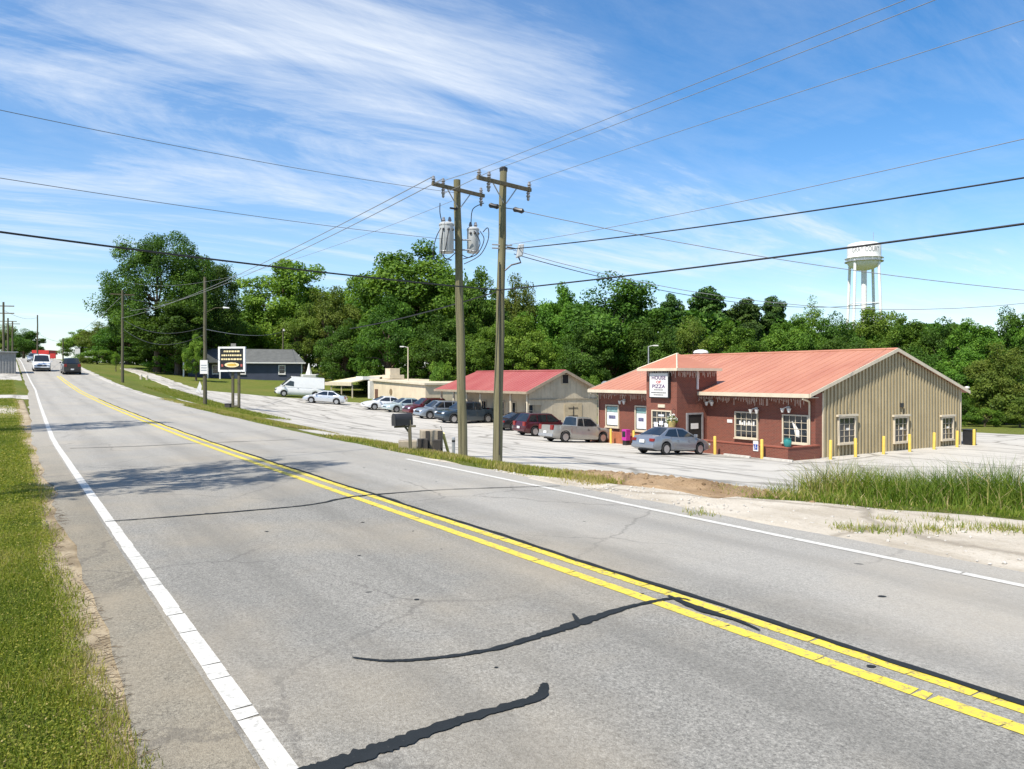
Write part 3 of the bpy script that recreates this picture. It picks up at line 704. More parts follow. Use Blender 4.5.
# --- restaurant
SA, TA, BZ = 26.25, 36.0, -2.5
rest = thing('restaurant_building', 'red brick restaurant with salmon metal roof and tan metal gable wall', 'building', W(SA, TA, BZ), RZ)
def lw(u, v, t=TA): s, z = wall_hit(u, v, t); return -(s - SA), z - BZ
def ls(u, v, s=SA): t, z = side_hit(u, v, s); return t - TA, z - BZ
LX, LY, ZE, ZA = -18.65, 15.4, 3.52, 6.06
wb = MB(); wb.box(LX, -.02, 0, .25, -.7, ZE + .18); wb.build('brick_front_wall', BRICK, rest)
wb = MB(); wb.box(LX, LX + .25, .25, LY, -.7, ZE + .2); wb.box(LX + .25, -.05, LY - .25, LY, -.7, ZE + .2); wb.build('rear_walls', TAN_METAL, rest)
wb = MB(); wb.slab([(LX + .02, .1, ZE + .2), (LX + .02, LY - .1, ZE + .2), (LX + .02, LY / 2, ZA - .05)], (.2, 0, 0)); wb.build('rear_gable', TAN_METAL, rest)
wb = MB(); wb.box(-.26, .012, -.012, .62, -.7, ZE + .1); wb.build('brick_corner', BRICK, rest)
g = MB()                                       # ribbed metal cladding of the gable
y = .66; pitch = .335
top = lambda y: ZE + (ZA - ZE) * (1 - abs(y - LY / 2) / (LY / 2 + .6)) - .0
g.slab([(-.2, .62, -.7), (-.2, LY, -.7), (-.2, LY, top(LY)), (-.2, LY / 2, top(LY / 2)), (-.2, .62, top(.62))], (.2, 0, 0))
while y < LY - .1:
    g.slab([(0, y, -.7), (0, y + .13, -.7), (0, y + .13, top(y + .13) - .01), (0, y, top(y) - .01)], (.085, 0, 0)); y += pitch
g.build('ribbed_gable_wall', TAN_METAL, rest)
for ya_, yb_ in ((LY - .02, LY + .06), (.58, .68)): g = MB(); g.box(.0, .062, ya_, yb_, -.7, ZE + .1); g.build('corner_trim', CREAM, rest)
rf = gable_roof(rest, LX - .15, .22, -.78, LY / 2, LY + .78, ZE - .06 - .0, ZA + .05, ROOF_S, CREAM, .1, .61)
def rake(x): 
    b = MB(); sl = (ZA + .05 - ZE + .06) / (LY / 2 + .78)
    for sgn in (0, 1):
        ya, yb = (-.80, LY / 2) if sgn == 0 else (LY + .80, LY / 2)
        b.slab([(x, ya, ZE - .13), (x, yb, ZA - .02), (x, yb, ZA + .19), (x, ya, ZE + .07)], (.05, 0, 0))
    return b
rake(.225).build('rake_trim', CREAM, rf); rake(LX - .205).build('rake_trim', CREAM, rf)
b = MB(); b.box(LX - .15, -10.53, -.89, -.785, ZE - .16, ZE + .06); b.box(-7.87, .22, -.89, -.785, ZE - .16, ZE + .06); b.build('gutter', CREAM, rf)
b = MB(); b.box(LX - .1, -10.57, -.78, .0, ZE - .17, ZE - .13); b.box(-7.83, .2, -.78, .0, ZE - .17, ZE - .13); b.build('soffit', CREAM, rf)
b = MB(); b.tube([(-.2, -.83, ZE - .1), (-.2, -.83, ZE - .22), (-.3, -.14, ZE - .38), (-.32, -.08, ZE - .6), (-.32, -.08, .1)], .055, 6); b.build('downspout', CREAM, rest)
b = MB(); b.tube([(LX + .15, -.83, ZE - .1), (LX + .15, -.83, ZE - .22), (LX + .15, -.1, ZE - .42), (LX + .15, -.08, .1)], .05, 6); b.build('downspout', CREAM, rest)
def icicles(x0, x1, y, z, axis='x', step=.10, name='icicle_lights'):
    b = MB(); x = x0
    while x < x1:
        l = random.choice([.12, .2, .28, .36, .46]) * random.uniform(.8, 1.15); w = .0045
        if axis == 'x': b.box(x - w, x + w, y - w, y + w, z - l, z)
        else: b.box(y - w, y + w, x - w, x + w, z - l, z)
        x += step * random.uniform(.7, 1.4)
    return b
stuff(icicles(LX - .1, -10.6, -.815, ZE - .18).build('icicle_lights', M('light_strand', (.34, .33, .31), .5, .2, 9), rest))
stuff(icicles(-7.8, .15, -.815, ZE - .18).build('icicle_lights', M('light_strand', (.34, .33, .31), .5, .2, 9), rest))
# tower
TX0, TX1, TY0, TZ = -10.55, -7.85, -2.66, 5.0
tw = MB(); tw.box(TX0, TX1, TY0, .9, -.7, TZ); two = tw.build('entrance_tower', BRICK, rest)
b = MB(); ov = .42; cx, cy = (TX0 + TX1) / 2, TY0 + 1.35
c4 = [(TX0 - ov, TY0 - ov), (TX1 + ov, TY0 - ov), (TX1 + ov, .9), (TX0 - ov, .9)]
pk = (cx, cy, TZ + 1.0); pk2 = (cx, cy + .12, TZ + 1.0)
b.add([(*c4[0], TZ), (*c4[1], TZ), (*c4[2], TZ), (*c4[3], TZ), pk, pk2], [(0, 1, 4), (1, 2, 5, 4), (2, 3, 5), (3, 0, 4, 5), (0, 3, 2, 1)])
tro = b.build('tower_roof', ROOF_S, two)
b = MB(); b.tube([(c4[0][0], c4[0][1], TZ + .02), pk], .05, 6); b.tube([(c4[1][0], c4[1][1], TZ + .02), pk], .05, 6); b.tube([pk, pk2], .05, 6); b.build('hip_caps', CREAM, tro)
b = MB(); b.box(c4[0][0], c4[1][0], c4[0][1] - .04, c4[0][1] - .001, TZ - .12, TZ + .05); b.box(c4[1][0] + .001, c4[1][0] + .04, c4[0][1] - .04, .9, TZ - .12, TZ + .05); b.build('fascia', CREAM, tro)
stuff(icicles(TX0 - .3, TX1 + .3, TY0 - ov - .02, TZ - .12, 'x', .13).build('icicle_lights', M('light_strand', (.34, .33, .31), .5, .2, 9), rest))
stuff(icicles(TY0 - .3, .8, TX1 + ov + .02, TZ - .12, 'y').build('icicle_lights', M('light_strand', (.34, .33, .31), .5, .2, 9), rest))
b = MB(); b.box(TX1 + .01, TX1 + .1, -.95, -.85, ZE + .2, TZ - .1); b.build('downspout', WHITE, two)
# tower door (front) with glazed grid and posters, side door
x0, _ = lw(653, 410, 33.34); x1, zt = lw(671, 410.5, 33.34)
dc = ((x0 + x1) / 2, (zt - .12) / 2 + .02)
dw = window(rest, 'y', dc, x1 - x0, zt - .1, TY0, 4, 6, CREAM, -1, GLASS, .08, .03, False, .08); dw.name = 'front_door'
pb = MB()
for i, (fx, fz, w_, h_) in enumerate([(.2, .62, .35, .3), (.5, .66, .34, .26), (.78, .6, .3, .34), (.3, .3, .4, .3), (.68, .28, .4, .3), (.5, .86, .5, .12)]):
    pb = MB(); xx = x0 + (x1 - x0) * fx; zz_ = zt * fz; pb.box(xx - w_ / 2, xx + w_ / 2, TY0 - .065, TY0 - .055, zz_ - h_ / 2, zz_ + h_ / 2); pb.build('poster', M('poster_white', (.62, .64, .66), .6, .3, 6), dw)
b = MB(); b.box(dc[0] - .3, dc[0] + .3, TY0 - .06, TY0 - .002, zt + .16, zt + .36); b.build('number_plate', CREAM, rest)
b = MB(); b.box(TX1 + .002, TX1 + .05, -1.75, -.55, -.2, 2.15); sd = b.build('side_door', SHADE, rest)
b = MB(); b.box(TX1 + .002, TX1 + .09, -.55, -.42, -.2, 2.25); b.box(TX1 + .002, TX1 + .09, -1.88, -1.75, -.2, 2.25); b.box(TX1 + .002, TX1 + .09, -1.75, -.55, 2.15, 2.25); b.build('door_frame', GREYM, sd)
b = MB(); b.box(TX1 + .052, TX1 + .07, -1.5, -.85, 1.25, 1.6); b.build('poster', WHITE, sd)
# front windows
for (u0, u1, v0, v1, nx, ny) in ((736.4, 757.5, 413, 438, 4, 4), (784, 808, 416, 443, 4, 4)):
    xa, za = lw(u0, v0); xb, zb_ = lw(u1, v1); xc, zc_ = lw((u0 + u1) / 2, v0)
    w_ = window(rest, 'y', ((xa + xb) / 2, (zc_ + zb_) / 2), xb - xa, zc_ - zb_, 0, nx, ny, CREAM, -1, GLASS, .075, .024)
    pb = MB(); mx_ = (xa + xb) / 2; mz = (zc_ + zb_) / 2
    if u0 < 760:
        for k in range(7): pb.box(mx_ - .55 + k * .17, mx_ - .43 + k * .17, -.034, -.024, mz - .02 + .03 * math.sin(k * 2), mz + .20 + .05 * math.cos(k * 3))
    else:
        pb.slab([(mx_ - .25, -.03, mz + .45), (mx_ + .02, -.03, mz + .2), (mx_ + .25, -.03, mz - .1), (mx_ + .25, -.03, mz - .45), (mx_ - .0, -.03, mz - .42), (mx_ - .1, -.03, mz)], (0, .008, 0))
    pb.build('window_decal', WHITE, w_)
for (u0, u1, v0, v1) in ((607, 618.6, 406, 426), (636.4, 647, 407, 430)):
    xa, za = lw(u0, v0); xb, zb_ = lw(u1, v1); za = lw((u0 + u1) / 2, v0)[1]; zb_ = lw((u0 + u1) / 2, v1)[1]
    w_ = window(rest, 'y', ((xa + xb) / 2, (za + zb_) / 2), xb - xa, za - zb_, 0, 1, 1, CREAM, -1, GLASS, .09, .04)
    pb = MB(); pb.box(xa + .06, xb - .06, -.034, -.024, zb_ + .08, za - .45); po = pb.build('poster', M('poster_pale', (.66, .70, .70), .5, .12, 3), w_)
    pb = MB(); pb.box(xa + .05, xb - .05, -.036, -.024, za - .42, za - .06); pb.build('poster', M('poster_teal', (.20, .34, .32), .5, .25, 4), w_)
    pb = MB(); pb.box(xa + .25, xb - .3, -.042, -.036, (za + zb_) / 2 - .2, (za + zb_) / 2 + .05); pb.build('poster_print', M('print_dark', (.12, .12, .2), .5, .5, 9), w_)
# gable windows
for (u0, u1, v0, v1) in ((837, 852.5, 418, 442), (892.5, 905, 418, 441), (940, 950.5, 418, 438.5)):
    ya, za = ls(u0, v0); yb, _ = ls(u1, v0); zb_ = ls((u0 + u1) / 2, v1)[1]; za = ls((u0 + u1) / 2, v0)[1]
    w_ = window(rest, 'x', ((ya + yb) / 2, (za + zb_) / 2), yb - ya, za - zb_, .088, 3, 4, CREAM, 1, GLASS, .075, .018)
    hd = MB(); hd.box(.09, .24, ya - .22, yb + .22, za + .10, za + .22); hd.build('head_trim', CREAM, w_)
    dcl = MB(); dcl.box(.110, .115, (ya + yb) / 2 - .05, (ya + yb) / 2 + .3, (za + zb_) / 2 - .02, (za + zb_) / 2 + .12); dcl.build('window_decal', WHITE, w_)
y_, z_ = ls(900, 405)
b = MB(); b.box(.045, .16, y_ - .16, y_ + .16, z_ - .12, z_ + .12); b.tube([(.1, y_ + .1, z_ - .1), (.07, y_ + .25, z_ - .5), (.07, y_ + .5, z_ - .75)], .02, 5); b.build('wall_light', BLACKM, rest)
b = MB(); y_, z_ = ls(905, 370); b.tube([(.06, y_ - .3, z_ + .45), (.08, y_, z_), (.07, y_ + .15, z_ - .3)], .018, 5); b.build('service_cable', BLACKM, rest)
# floodlights under the eaves
def flood(x, z, y=-.02):
    b = MB(); b.box(x - .1, x + .1, y - .06, y + .01, z - .06, z + .06); o = b.build('flood_light', GREYM, rest)
    for sg in (-1, 1):
        h = MB(); h.tube([(x + sg * .08, y - .05, z), (x + sg * .2, y - .2, z - .06)], .03, 6); h.lathe([(.06, 0), (.12, .2), (.13, .24)], 10, 0, (x + sg * .22, y - .28, z - .30)); h.build('lamp_head', WHITE, o)
for u, v in ((757, 412), (789, 411), (625, 403)): x_f, z_f = lw(u, v); flood(x_f, z_f + .22)
flood(TX1 + .45, 3.0, -.02)
b = MB(); x_, z_ = lw(730, 421); b.box(x_ - .2, x_ + .2, -.03, -.002, z_ - .1, z_ + .1); b.build('wall_plate', WHITE, rest)
# roof vents
rv = W(SA + 13.0, TA + 7.0); 
b = MB(); bx_ = lw(700, 352)[0]; xr_ = -9.6
b.box(-16.5, -15.7, 7.9, 8.7, ZA - .4, ZA + .3); b.lathe([(.5, ZA + .3), (.6, ZA + .34), (.5, ZA + .5), (.2, ZA + .58)], 14, 0, (-16.1, 8.3, 0)); b.build('roof_vent', WHITE2, rest)
b = MB(); b.tube([(-13.65, 1.2, ZE + .3), (-13.65, 1.2, ZE + 1.5)], .06, 8); b.build('vent_pipe', GREYM, rest)
b = MB(); b.lathe([(.02, 0), (.14, .03), (.16, .12), (.05, .16)], 10, 0, (.1, LY + .7, ZE + .2)); b.build('eave_lamp', WHITE, rest)
# patio wall
PY = -2.75; px1, _ = lw(788, 450, TA + PY)
b = MB(); b.box(TX1 + .3, px1, PY, PY + .26, -.7, .72); b.box(px1 - .26, px1, PY + .262, -.02, -.7, .72); pw = b.build('patio_wall', BRICK)
tag(pw, 'low red brick patio wall in front of the two gridded windows', 'wall'); pw.location = rest.location; pw.rotation_euler = (0, 0, RZ)
b = MB(); b.box(TX1 + .28, px1 + .03, PY - .03, PY + .29, .722, .79); b.box(px1 - .29, px1 + .03, PY + .292, -.03, .722, .79); b.build('coping', M('brick_coping', (.26, .08, .05), .85, .2, 4), pw)
b = MB(); b.box(LX + .3, TX0 - .2, -1.5, -1.24, -.7, .62); pw2 = b.build('patio_wall', M('orange_brick', (.33, .115, .055), .85, .2, 5)); tag(pw2, 'low orange brick wall left of the entrance tower', 'wall'); pw2.location = rest.location; pw2.rotation_euler = (0, 0, RZ)
def rest_pt(x, y, z=None):
    p = W(SA - x, TA + y); 
    if z is not None: p.z = BZ + z
    return p
po = thing('plant_pot', 'teal glazed pot standing on the brick patio wall corner', 'pot', rest_pt(px1 - .13, PY + .13, .79), RZ)
b = MB(); b.lathe([(.13, 0), (.2, .12), (.22, .3), (.17, .42), (.21, .47)], 14); b.build('pot_body', TEAL, po, True)
b = MB(); b.lathe([(.17, .40), (.05, .44)], 10); b.build('soil', BARK, po)
# accessible parking sign on the patio wall
x_, z_ = lw(756, 446, TA + PY); sg = thing('parking_sign', 'small white and blue accessible parking sign on the patio wall', 'sign', rest_pt(x_, PY - .01, z_), RZ)
b = MB(); b.box(-.17, .17, -.02, 0, -.28, .28); b.build('plate', WHITE, sg)
b = MB(); b.box(-.12, .12, -.026, -.021, -.2, .1); bl = b.build('blue_panel', M('sign_blue', (.02, .06, .3), .5, .1, 4), sg)
b = MB(); b.lathe([(.028, -.033), (.028, -.027)], 10, 0, (-.01, 0, .05), 'y'); b.box(-.03, .0, -.033, -.027, -.08, .02); b.box(-.03, .06, -.033, -.027, -.09, -.06)
b.tube([(-.04 + .07 * math.cos(a), -.03, -.10 + .07 * math.sin(a)) for a in np.linspace(1.9, 5.8, 9)], .01, 4); b.build('wheelchair_mark', WHITE, bl)
# bollards
def bollard(p, label, h=1.08):
    o = thing('bollard', label, 'bollard', p, random.uniform(0, 3), 'yellow bollards around the restaurant')
    o.rotation_euler = (random.uniform(-.02, .02), random.uniform(-.02, .02), random.uniform(0, 3))
    if not BOL:
        b = MB(); b.lathe([(.085, -.3), (.085, h - .05), (.075, h - .015), (.04, h)], 14); c = b.build('post', YELLOW, o, True); BOL.append(c)
        b = MB(); b.lathe([(.13, -.25), (.13, .015), (.1, .03)], 14); c = b.build('footing', CONC, o); BOL.append(c)
    else:
        for q in BOL:
            c = q.copy(); COL.objects.link(c); c.parent = o
BOL = []
ORD = ['first', 'second', 'third', 'fourth', 'fifth', 'sixth']
for i, u in enumerate((830.4, 855.6, 883.5, 909.8, 934, 957)):
    t, _ = side_hit(u, 460, SA - 1.0); bollard(W(SA - 1.0, t), f'yellow bollard by the ribbed metal wall, {ORD[i]} from the left')
t, _ = side_hit(974, 455, SA - .9); bollard(W(SA - .9, t), 'yellow bollard beyond the rear end of the metal wall')
for u, t, l in ((715, 32.7, 'yellow bollard at the patio wall near the silver sedan nose'), (762, 32.9, 'yellow bollard beside the blue accessible parking sign'),
                (611, 34.0, 'yellow bollard at the nose of the tan pickup'), (634, 33.6, 'yellow bollard just left of the entrance tower')):
    s, _ = wall_hit(u, 440, t); bollard(W(s, t), l)
# wheel stops
for i, u in enumerate((737, 778)):
    s, _ = wall_hit(u, 455, 32.5); o = thing('wheel_stop', ('pale concrete wheel stop left of the parking sign', 'pale concrete wheel stop at the patio wall corner')[i], 'wheel stop', W(s, 32.5) + Vector((0, 0, .02)), RZ, 'concrete wheel stops')
    b = MB(); b.slab([(-.9, -.09, 0), (-.9, .09, 0), (-.9, .06, .12), (-.9, -.06, .12)], (1.8, 0, 0)); b.build('block', CONC, o, bevel=.015)
# magenta newspaper box, bin, hanging basket
o = thing('newspaper_box', 'magenta newspaper box by the windows left of the tower', 'box', rest_pt(lw(625, 430, 33.9)[0], -2.0), RZ)
b = MB(); b.box(-.22, .22, -.2, .2, .35, 1.1); b.build('cabinet', PURPLE, o, bevel=.02)
b = MB(); b.box(-.16, .16, -.212, -.202, .6, .98); b.build('door_pane', GLASS, o)
b = MB(); b.box(-.18, .18, -.16, .16, 0, .35); b.build('pedestal', BLACKM, o)
t, _ = side_hit(968.5, 450, SA - .4); o = thing('trash_bin', 'black trash bin at the rear corner of the metal wall', 'bin', W(SA - .45, t), RZ)
b = MB(); b.slab([(-.3, -.3, .06), (.3, -.3, .06), (.3, .3, .06), (-.3, .3, .06)], (0, 0, .9)); b.build('bin_body', BLACKM, o, bevel=.03)
b = MB(); b.box(-.34, .34, -.34, .36, .965, 1.05); b.build('lid', BLACKM, o, bevel=.03)
b = MB(); b.lathe([(.1, -.04), (.1, .04)], 10, 0, (-.2, .3, .1), 'x'); b.lathe([(.1, -.04), (.1, .04)], 10, 0, (.2, .3, .1), 'x'); b.build('wheels', RUBBER, o)
hx, hz = lw(673, 422, 33.1); o = thing('hanging_basket', 'green and white hanging flower basket at the tower corner', 'basket', rest_pt(hx, TY0 - .35, hz), RZ)
b = MB(); b.tube([(0, .33, .75), (0, .1, .82), (0, 0, .72)], .015, 5); [b.tube([(0, 0, .72), (.25 * math.cos(a), .25 * math.sin(a), .1)], .006, 4) for a in (0, 2.1, 4.2)]; b.build('hanger', BLACKM, o)
b = MB(); b.lathe([(.1, -.55), (.18, -.35), (.26, .0), (.24, .04)], 12); b.build('pot_body', M('straw_pot', (.45, .36, .14), .8, .2, 5), o, True)
def leafball(n, r, size, seed, flat=.8):
    g_ = np.random.default_rng(seed); d_ = g_.normal(size=(n, 3)); d_ /= np.linalg.norm(d_, axis=1)[:, None]; P = d_ * (r * g_.uniform(.4, 1, n) ** .5)[:, None]; P[:, 2] *= flat
    a_ = g_.normal(size=(n, 3)); a_ /= np.linalg.norm(a_, axis=1)[:, None]; b_ = np.cross(a_, g_.normal(size=(n, 3))); b_ /= np.linalg.norm(b_, axis=1)[:, None]
    sz = size * g_.uniform(.6, 1.3, n)[:, None]; return np.stack([P - a_ * sz, P - b_ * sz * .6, P + a_ * sz, P + b_ * sz * .6], 1).reshape(-1, 3), np.arange(4 * n).reshape(n, 4), np.repeat(g_.uniform(0, 1, n), 4)
V, Fc, tn = leafball(260, .38, .05, 3); V[:, 2] += .1; npmesh('leaves', V, Fc, LEAF_LIGHT, o, tn)
V, Fc, tn = leafball(130, .4, .045, 4); V[:, 2] += .22; npmesh('flowers', V, Fc, M('petal_white', (.75, .76, .72), .6, .1, 4), o)

# text helper: built-in font turned into mesh, laid in the x-z plane facing -y
def text_mesh(body, size, mat, name='lettering', bold=.0, width=None):
    cu = bpy.data.curves.new('txt', 'FONT'); cu.body = body; cu.size = size; cu.align_x = 'CENTER'; cu.align_y = 'CENTER'; cu.extrude = .002; cu.offset = bold
    cu.resolution_u = 3
    to = bpy.data.objects.new('txt', cu); COL.objects.link(to); bpy.context.view_layer.update()
    me = bpy.data.meshes.new_from_object(to.evaluated_get(bpy.context.evaluated_depsgraph_get()))
    bpy.data.objects.remove(to); bpy.data.curves.remove(cu)
    xs = [v.co.x for v in me.vertices]; k = (width / (max(xs) - min(xs))) if width else 1
    for v in me.vertices: v.co = Vector((v.co.x * k, -v.co.z, v.co.y))
    me.materials.clear(); me.materials.append(mat)
    o = bpy.data.objects.new(name, me); COL.objects.link(o); return o
INKP = M('ink_purple', (.10, .05, .14), .6, .1, 5); INKR = M('ink_red', (.42, .04, .05), .6, .1, 5); INKD = M('ink_dark', (.03, .03, .04), .6, .1, 5)
# restaurant sign
xa, za = lw(650, 373.2, TA + TY0 - .2); xb, zb_ = lw(668, 373.2, TA + TY0 - .2); zb2 = lw(659, 397, TA + TY0 - .2)[1]; za = lw(659, 373.2, TA + TY0 - .2)[1]
sgn = thing('restaurant_sign', 'white box sign reading HOUSE OF PIZZA on the brick tower', 'sign', rest_pt((xa + xb) / 2, TY0 - .02, (za + zb2) / 2), RZ)
sw, sh = xb - xa, za - zb2
b = MB(); b.box(-sw / 2 - .07, sw / 2 + .07, -.2, .0, -sh / 2 - .07, sh / 2 + .07); b.build('sign_case', BLACKM, sgn, bevel=.01)
b = MB(); b.box(-sw / 2, sw / 2, -.21, -.201, -sh / 2, sh / 2); fc = b.build('sign_face', WHITE, sgn)
for body, size, mt, zc_, wd in (('HOUSE', .30, INKP, .30, .78), ('OF', .22, INKR, .12, .26), ('PIZZA', .30, INKP, -.06, .72)):
    o = text_mesh(body, size * sh / 1.4, mt, 'lettering', .008, wd * sw); o.parent = fc; o.location = (0, -.216, zc_ * sh)
b = MB()
for zc_, w_ in ((-.20, .5), (-.32, .82), (-.41, .55)):
    x = -w_ * sw / 2
    while x < w_ * sw / 2 - .03:
        l = random.uniform(.04, .09); b.box(x, min(x + l, w_ * sw / 2), -.219, -.211, zc_ * sh - .028, zc_ * sh + .028); x += l + .022
stuff(b.build('small_print', INKD, fc))

# --- red-roofed timber building
SB, TBn, BZ2 = 54.5, 36.2, -2.62
barn = thing('red_roof_building', 'tan timber building with bright red metal roof and front porch', 'building', W(SB, TBn, BZ2), RZ)
BX, BY, BE, BA = -16.7, 7.63, 3.32, 5.12
b = MB(); b.box(BX + 1.6, -.06, 1.7, 1.85, -.6, BE + .4); fw = b.build('front_wall', TANWOOD, barn)
b = MB(); b.box(BX + 1.6, BX + 1.75, 1.85, BY, -.6, BE + .2); b.box(BX + 1.75, -.06, BY - .15, BY, -.6, BE + .1); b.build('rear_walls', TANWOOD, barn)
btop = lambda y: BE + .06 + (BA - BE) * (1 - abs(y - BY / 2) / (BY / 2 + .3))
b = MB(); y = .12; bw = .32
while y < BY - .02:                            # upright boards with open joints
    y2 = min(y + bw - .012, BY); z0_ = -.6 if y > 1.2 else 2.2
    pts = [(-.05, y, z0_), (-.05, y2, z0_), (-.05, y2, btop(y2))] + ([(-.05, BY / 2, btop(BY / 2))] if y < BY / 2 < y2 else []) + [(-.05, y, btop(y))]
    b.slab(pts, (random.uniform(.045, .055), 0, 0)); y += bw
gw = b.build('board_gable_wall', TANWOOD, barn)
b = MB(); b.box(.01, .06, .1, BY, 2.62, 2.72); b.build('band_rail', M('weathered_rail', (.30, .26, .19), .8, .2, 3), gw)
vu = side_hit(565, 379, SB); y_, z_ = vu[0] - TBn, vu[1] - BZ2
b = MB(); b.box(.0, .05, y_ - .32, y_ + .32, z_ - .38, z_ + .38); vo = b.build('loft_vent', SHADE, gw)
b = MB(); b.box(.004, .075, y_ - .38, y_ - .322, z_ - .44, z_ + .44); b.box(.004, .075, y_ + .322, y_ + .38, z_ - .44, z_ + .44); b.box(.004, .075, y_ - .32, y_ + .32, z_ + .382, z_ + .44); b.box(.004, .075, y_ - .32, y_ + .32, z_ - .44, z_ - .382); b.build('vent_frame', TANWOOD, vo)
yd, _ = side_hit(573, 405, SB); yd -= TBn
dr = MB(); dr.box(.008, .05, yd - 1.0, yd - .01, -.3, 2.25); dr.box(.008, .05, yd + .01, yd + 1.0, -.3, 2.25); dr = dr.build('double_door', M('door_board', (.45, .37, .24), .8, .15, 2, .3), barn)
b = MB()
for z_ in (1.85, 1.15, .4): b.box(.052, .075, yd - .55, yd + .5, z_ - .03, z_ + .03)
b.box(.052, .085, yd - .03, yd + .03, .9, 2.0); b.build('hinge_straps', BLACKM, dr)
brf = gable_roof(barn, BX, .35, -.35, BY / 2, BY + .35, BE - .05, BA, ROOF_R, TANWOOD, .09, .55, 1.6)
b = MB(); 
for ya in (-.37, BY + .37): b.slab([(.355, ya, BE - .2), (.355, BY / 2, BA - .12), (.355, BY / 2, BA + .14), (.355, ya, BE + .07)], (.04, 0, 0))
b.build('rake_trim', M('rake_wood', (.30, .24, .17), .8, .15, 2), brf)
b = MB(); b.box(BX, .35, -.42, -.355, BE - .16, BE + .05); b.build('fascia', M('rake_wood', (.30, .24, .17)), brf)
for i in range(7):
    x = -.25 - i * (abs(BX) - 1.0) / 6; b = MB(); b.box(x - .08, x + .08, .02, .18, -.6, BE - .06); b.build('porch_post', CREAM, barn)
b = MB(); b.box(BX + .6, -.1, .0, 1.69, -.6, .14); b.build('porch_floor', CONC, barn)
for i, (xx, w_, h_, z_) in enumerate(((-2.2, 1.2, 1.3, 1.6), (-5.0, 1.1, 2.1, 1.2), (-7.0, 1.2, 1.3, 1.6), (-10.2, 1.1, 2.1, 1.2), (-12.8, 1.2, 1.3, 1.6))):
    window(barn, 'y', (xx, z_), w_, h_, 1.7, 2, 2, CREAM, -1, GLASS, .08, .04, h_ < 2)
b = MB(); b.box(-3.4, -1.1, .30, .38, .14, 1.0); b.build('porch_rail', TANWOOD, barn)
b = MB(); b.tube([(-10, 3.4, BA - .35), (-10.1, 3.4, BA + .35)], .05, 6); b.build('vent_pipe', GREYM, barn)
sd_ = thing('satellite_dish', 'small grey satellite dish between the two red roofed buildings', 'dish', W(SB - 1.5, TBn + BY - .3, BZ2 + BE + .02), RZ)
b = MB(); b.tube([(0, 0, -.1), (0, 0, .5)], .025, 6); b.build('mast', GREYM, sd_)
b = MB(); b.lathe([(.01, 0), (.2, .03), (.36, .1), (.37, .11), (.2, .045), (.01, .012)], 14); dd = b.build('reflector', GREYM, sd_, True); dd.location = (0, 0, .55); dd.rotation_euler = (R(60), 0, R(60))

# --- beige flat-roofed building with canopy
TC_ = 39.0
s0, _ = wall_hit(425.5, 400, TC_); s1, _ = wall_hit(371, 400, TC_); s2, _ = wall_hit(331, 390, TC_ - 1)
BZ3 = H(s0, TC_) - .05
bb = thing('beige_store', 'beige flat-roofed store with pale canopy beyond the parked white cars', 'building', W(s0, TC_, BZ3), RZ)
lb = lambda u, v, t=TC_: (-(wall_hit(u, v, t)[0] - s0), wall_hit(u, v, t)[1] - BZ3)
zt0 = lb(425.5, 385)[1]; xl = -(s1 - s0); zt1 = lb(371, 380.5)[1]
b = MB(); b.slab([(0, 0, -.6), (xl, 0, -.6), (xl, 0, zt1), (0, 0, zt0)], (0, 8, 0)); b.build('wall', BEIGE, bb)
b = MB(); b.slab([(.25, -.25, zt0), (xl - .2, -.25, zt1), (xl - .2, 8.2, zt1), (.25, 8.2, zt0)], (0, 0, .22)); b.build('roof', CREAM, bb)
xc = -(s2 - s0)
zc0 = lb(352, 383.5)[1]
b = MB(); b.slab([(xl - .25, -2.6, zc0 + .15), (xc, -2.6, zc0 - .1), (xc, 3.0, zc0 + .85), (xl - .25, 3.0, zc0 + 1.1)], (0, 0, .12)); cano = b.build('canopy', M('canopy_cream', (.66, .60, .42), .6, .1, 1, .2), bb)
b = MB(); b.box(xc, xl - .25, -2.68, -2.605, zc0 - .25, zc0 + .22); b.build('canopy_fascia', CREAM, cano)
for i in range(4):
    xx = xc + .2 + (xl - xc - .6) * i / 3; b = MB(); b.box(xx - .06, xx + .06, -2.5, -2.38, -.6, zc0 + .05); b.build('canopy_post', CREAM, bb)
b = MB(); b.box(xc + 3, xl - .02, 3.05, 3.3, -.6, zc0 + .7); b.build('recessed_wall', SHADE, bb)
b = MB(); b.box(xl + .4, xl + 1.0, -.6, -.02, -.6, zt1 - .02); b.build('pillar', WHITE, bb)
b = MB(); b.box(xl + 1.4, xl + 2.3, -.06, -.003, -.2, 2.0); b.build('door', M('door_brown', (.12, .06, .04), .6, .2, 3), bb)
b = MB(); b.box(xl + .2, xl + 2.6, 1.5, 3.6, zt1 + .23, zt1 + .75); b.box(xl + .5, xl + 2.1, 1.8, 3.2, zt1 + .752, zt1 + 1.6); b.build('rooftop_unit', CREAM, bb, bevel=.03)
b = MB(); b.box(xl - 2.3, xl + .1, -1.2, 1.2, zt1 + .1, zt1 + .55); b.build('parapet_box', WHITE, bb)
xx, z_ = lb(391, 392); b = MB(); b.lathe([(.02, -.04), (.42, -.04), (.42, -.003), (.02, -.003)], 14, 0, (xx, 0, z_), 'y'); b.build('wall_emblem', M('emblem_brown', (.20, .14, .08), .8, .3, 4), bb)

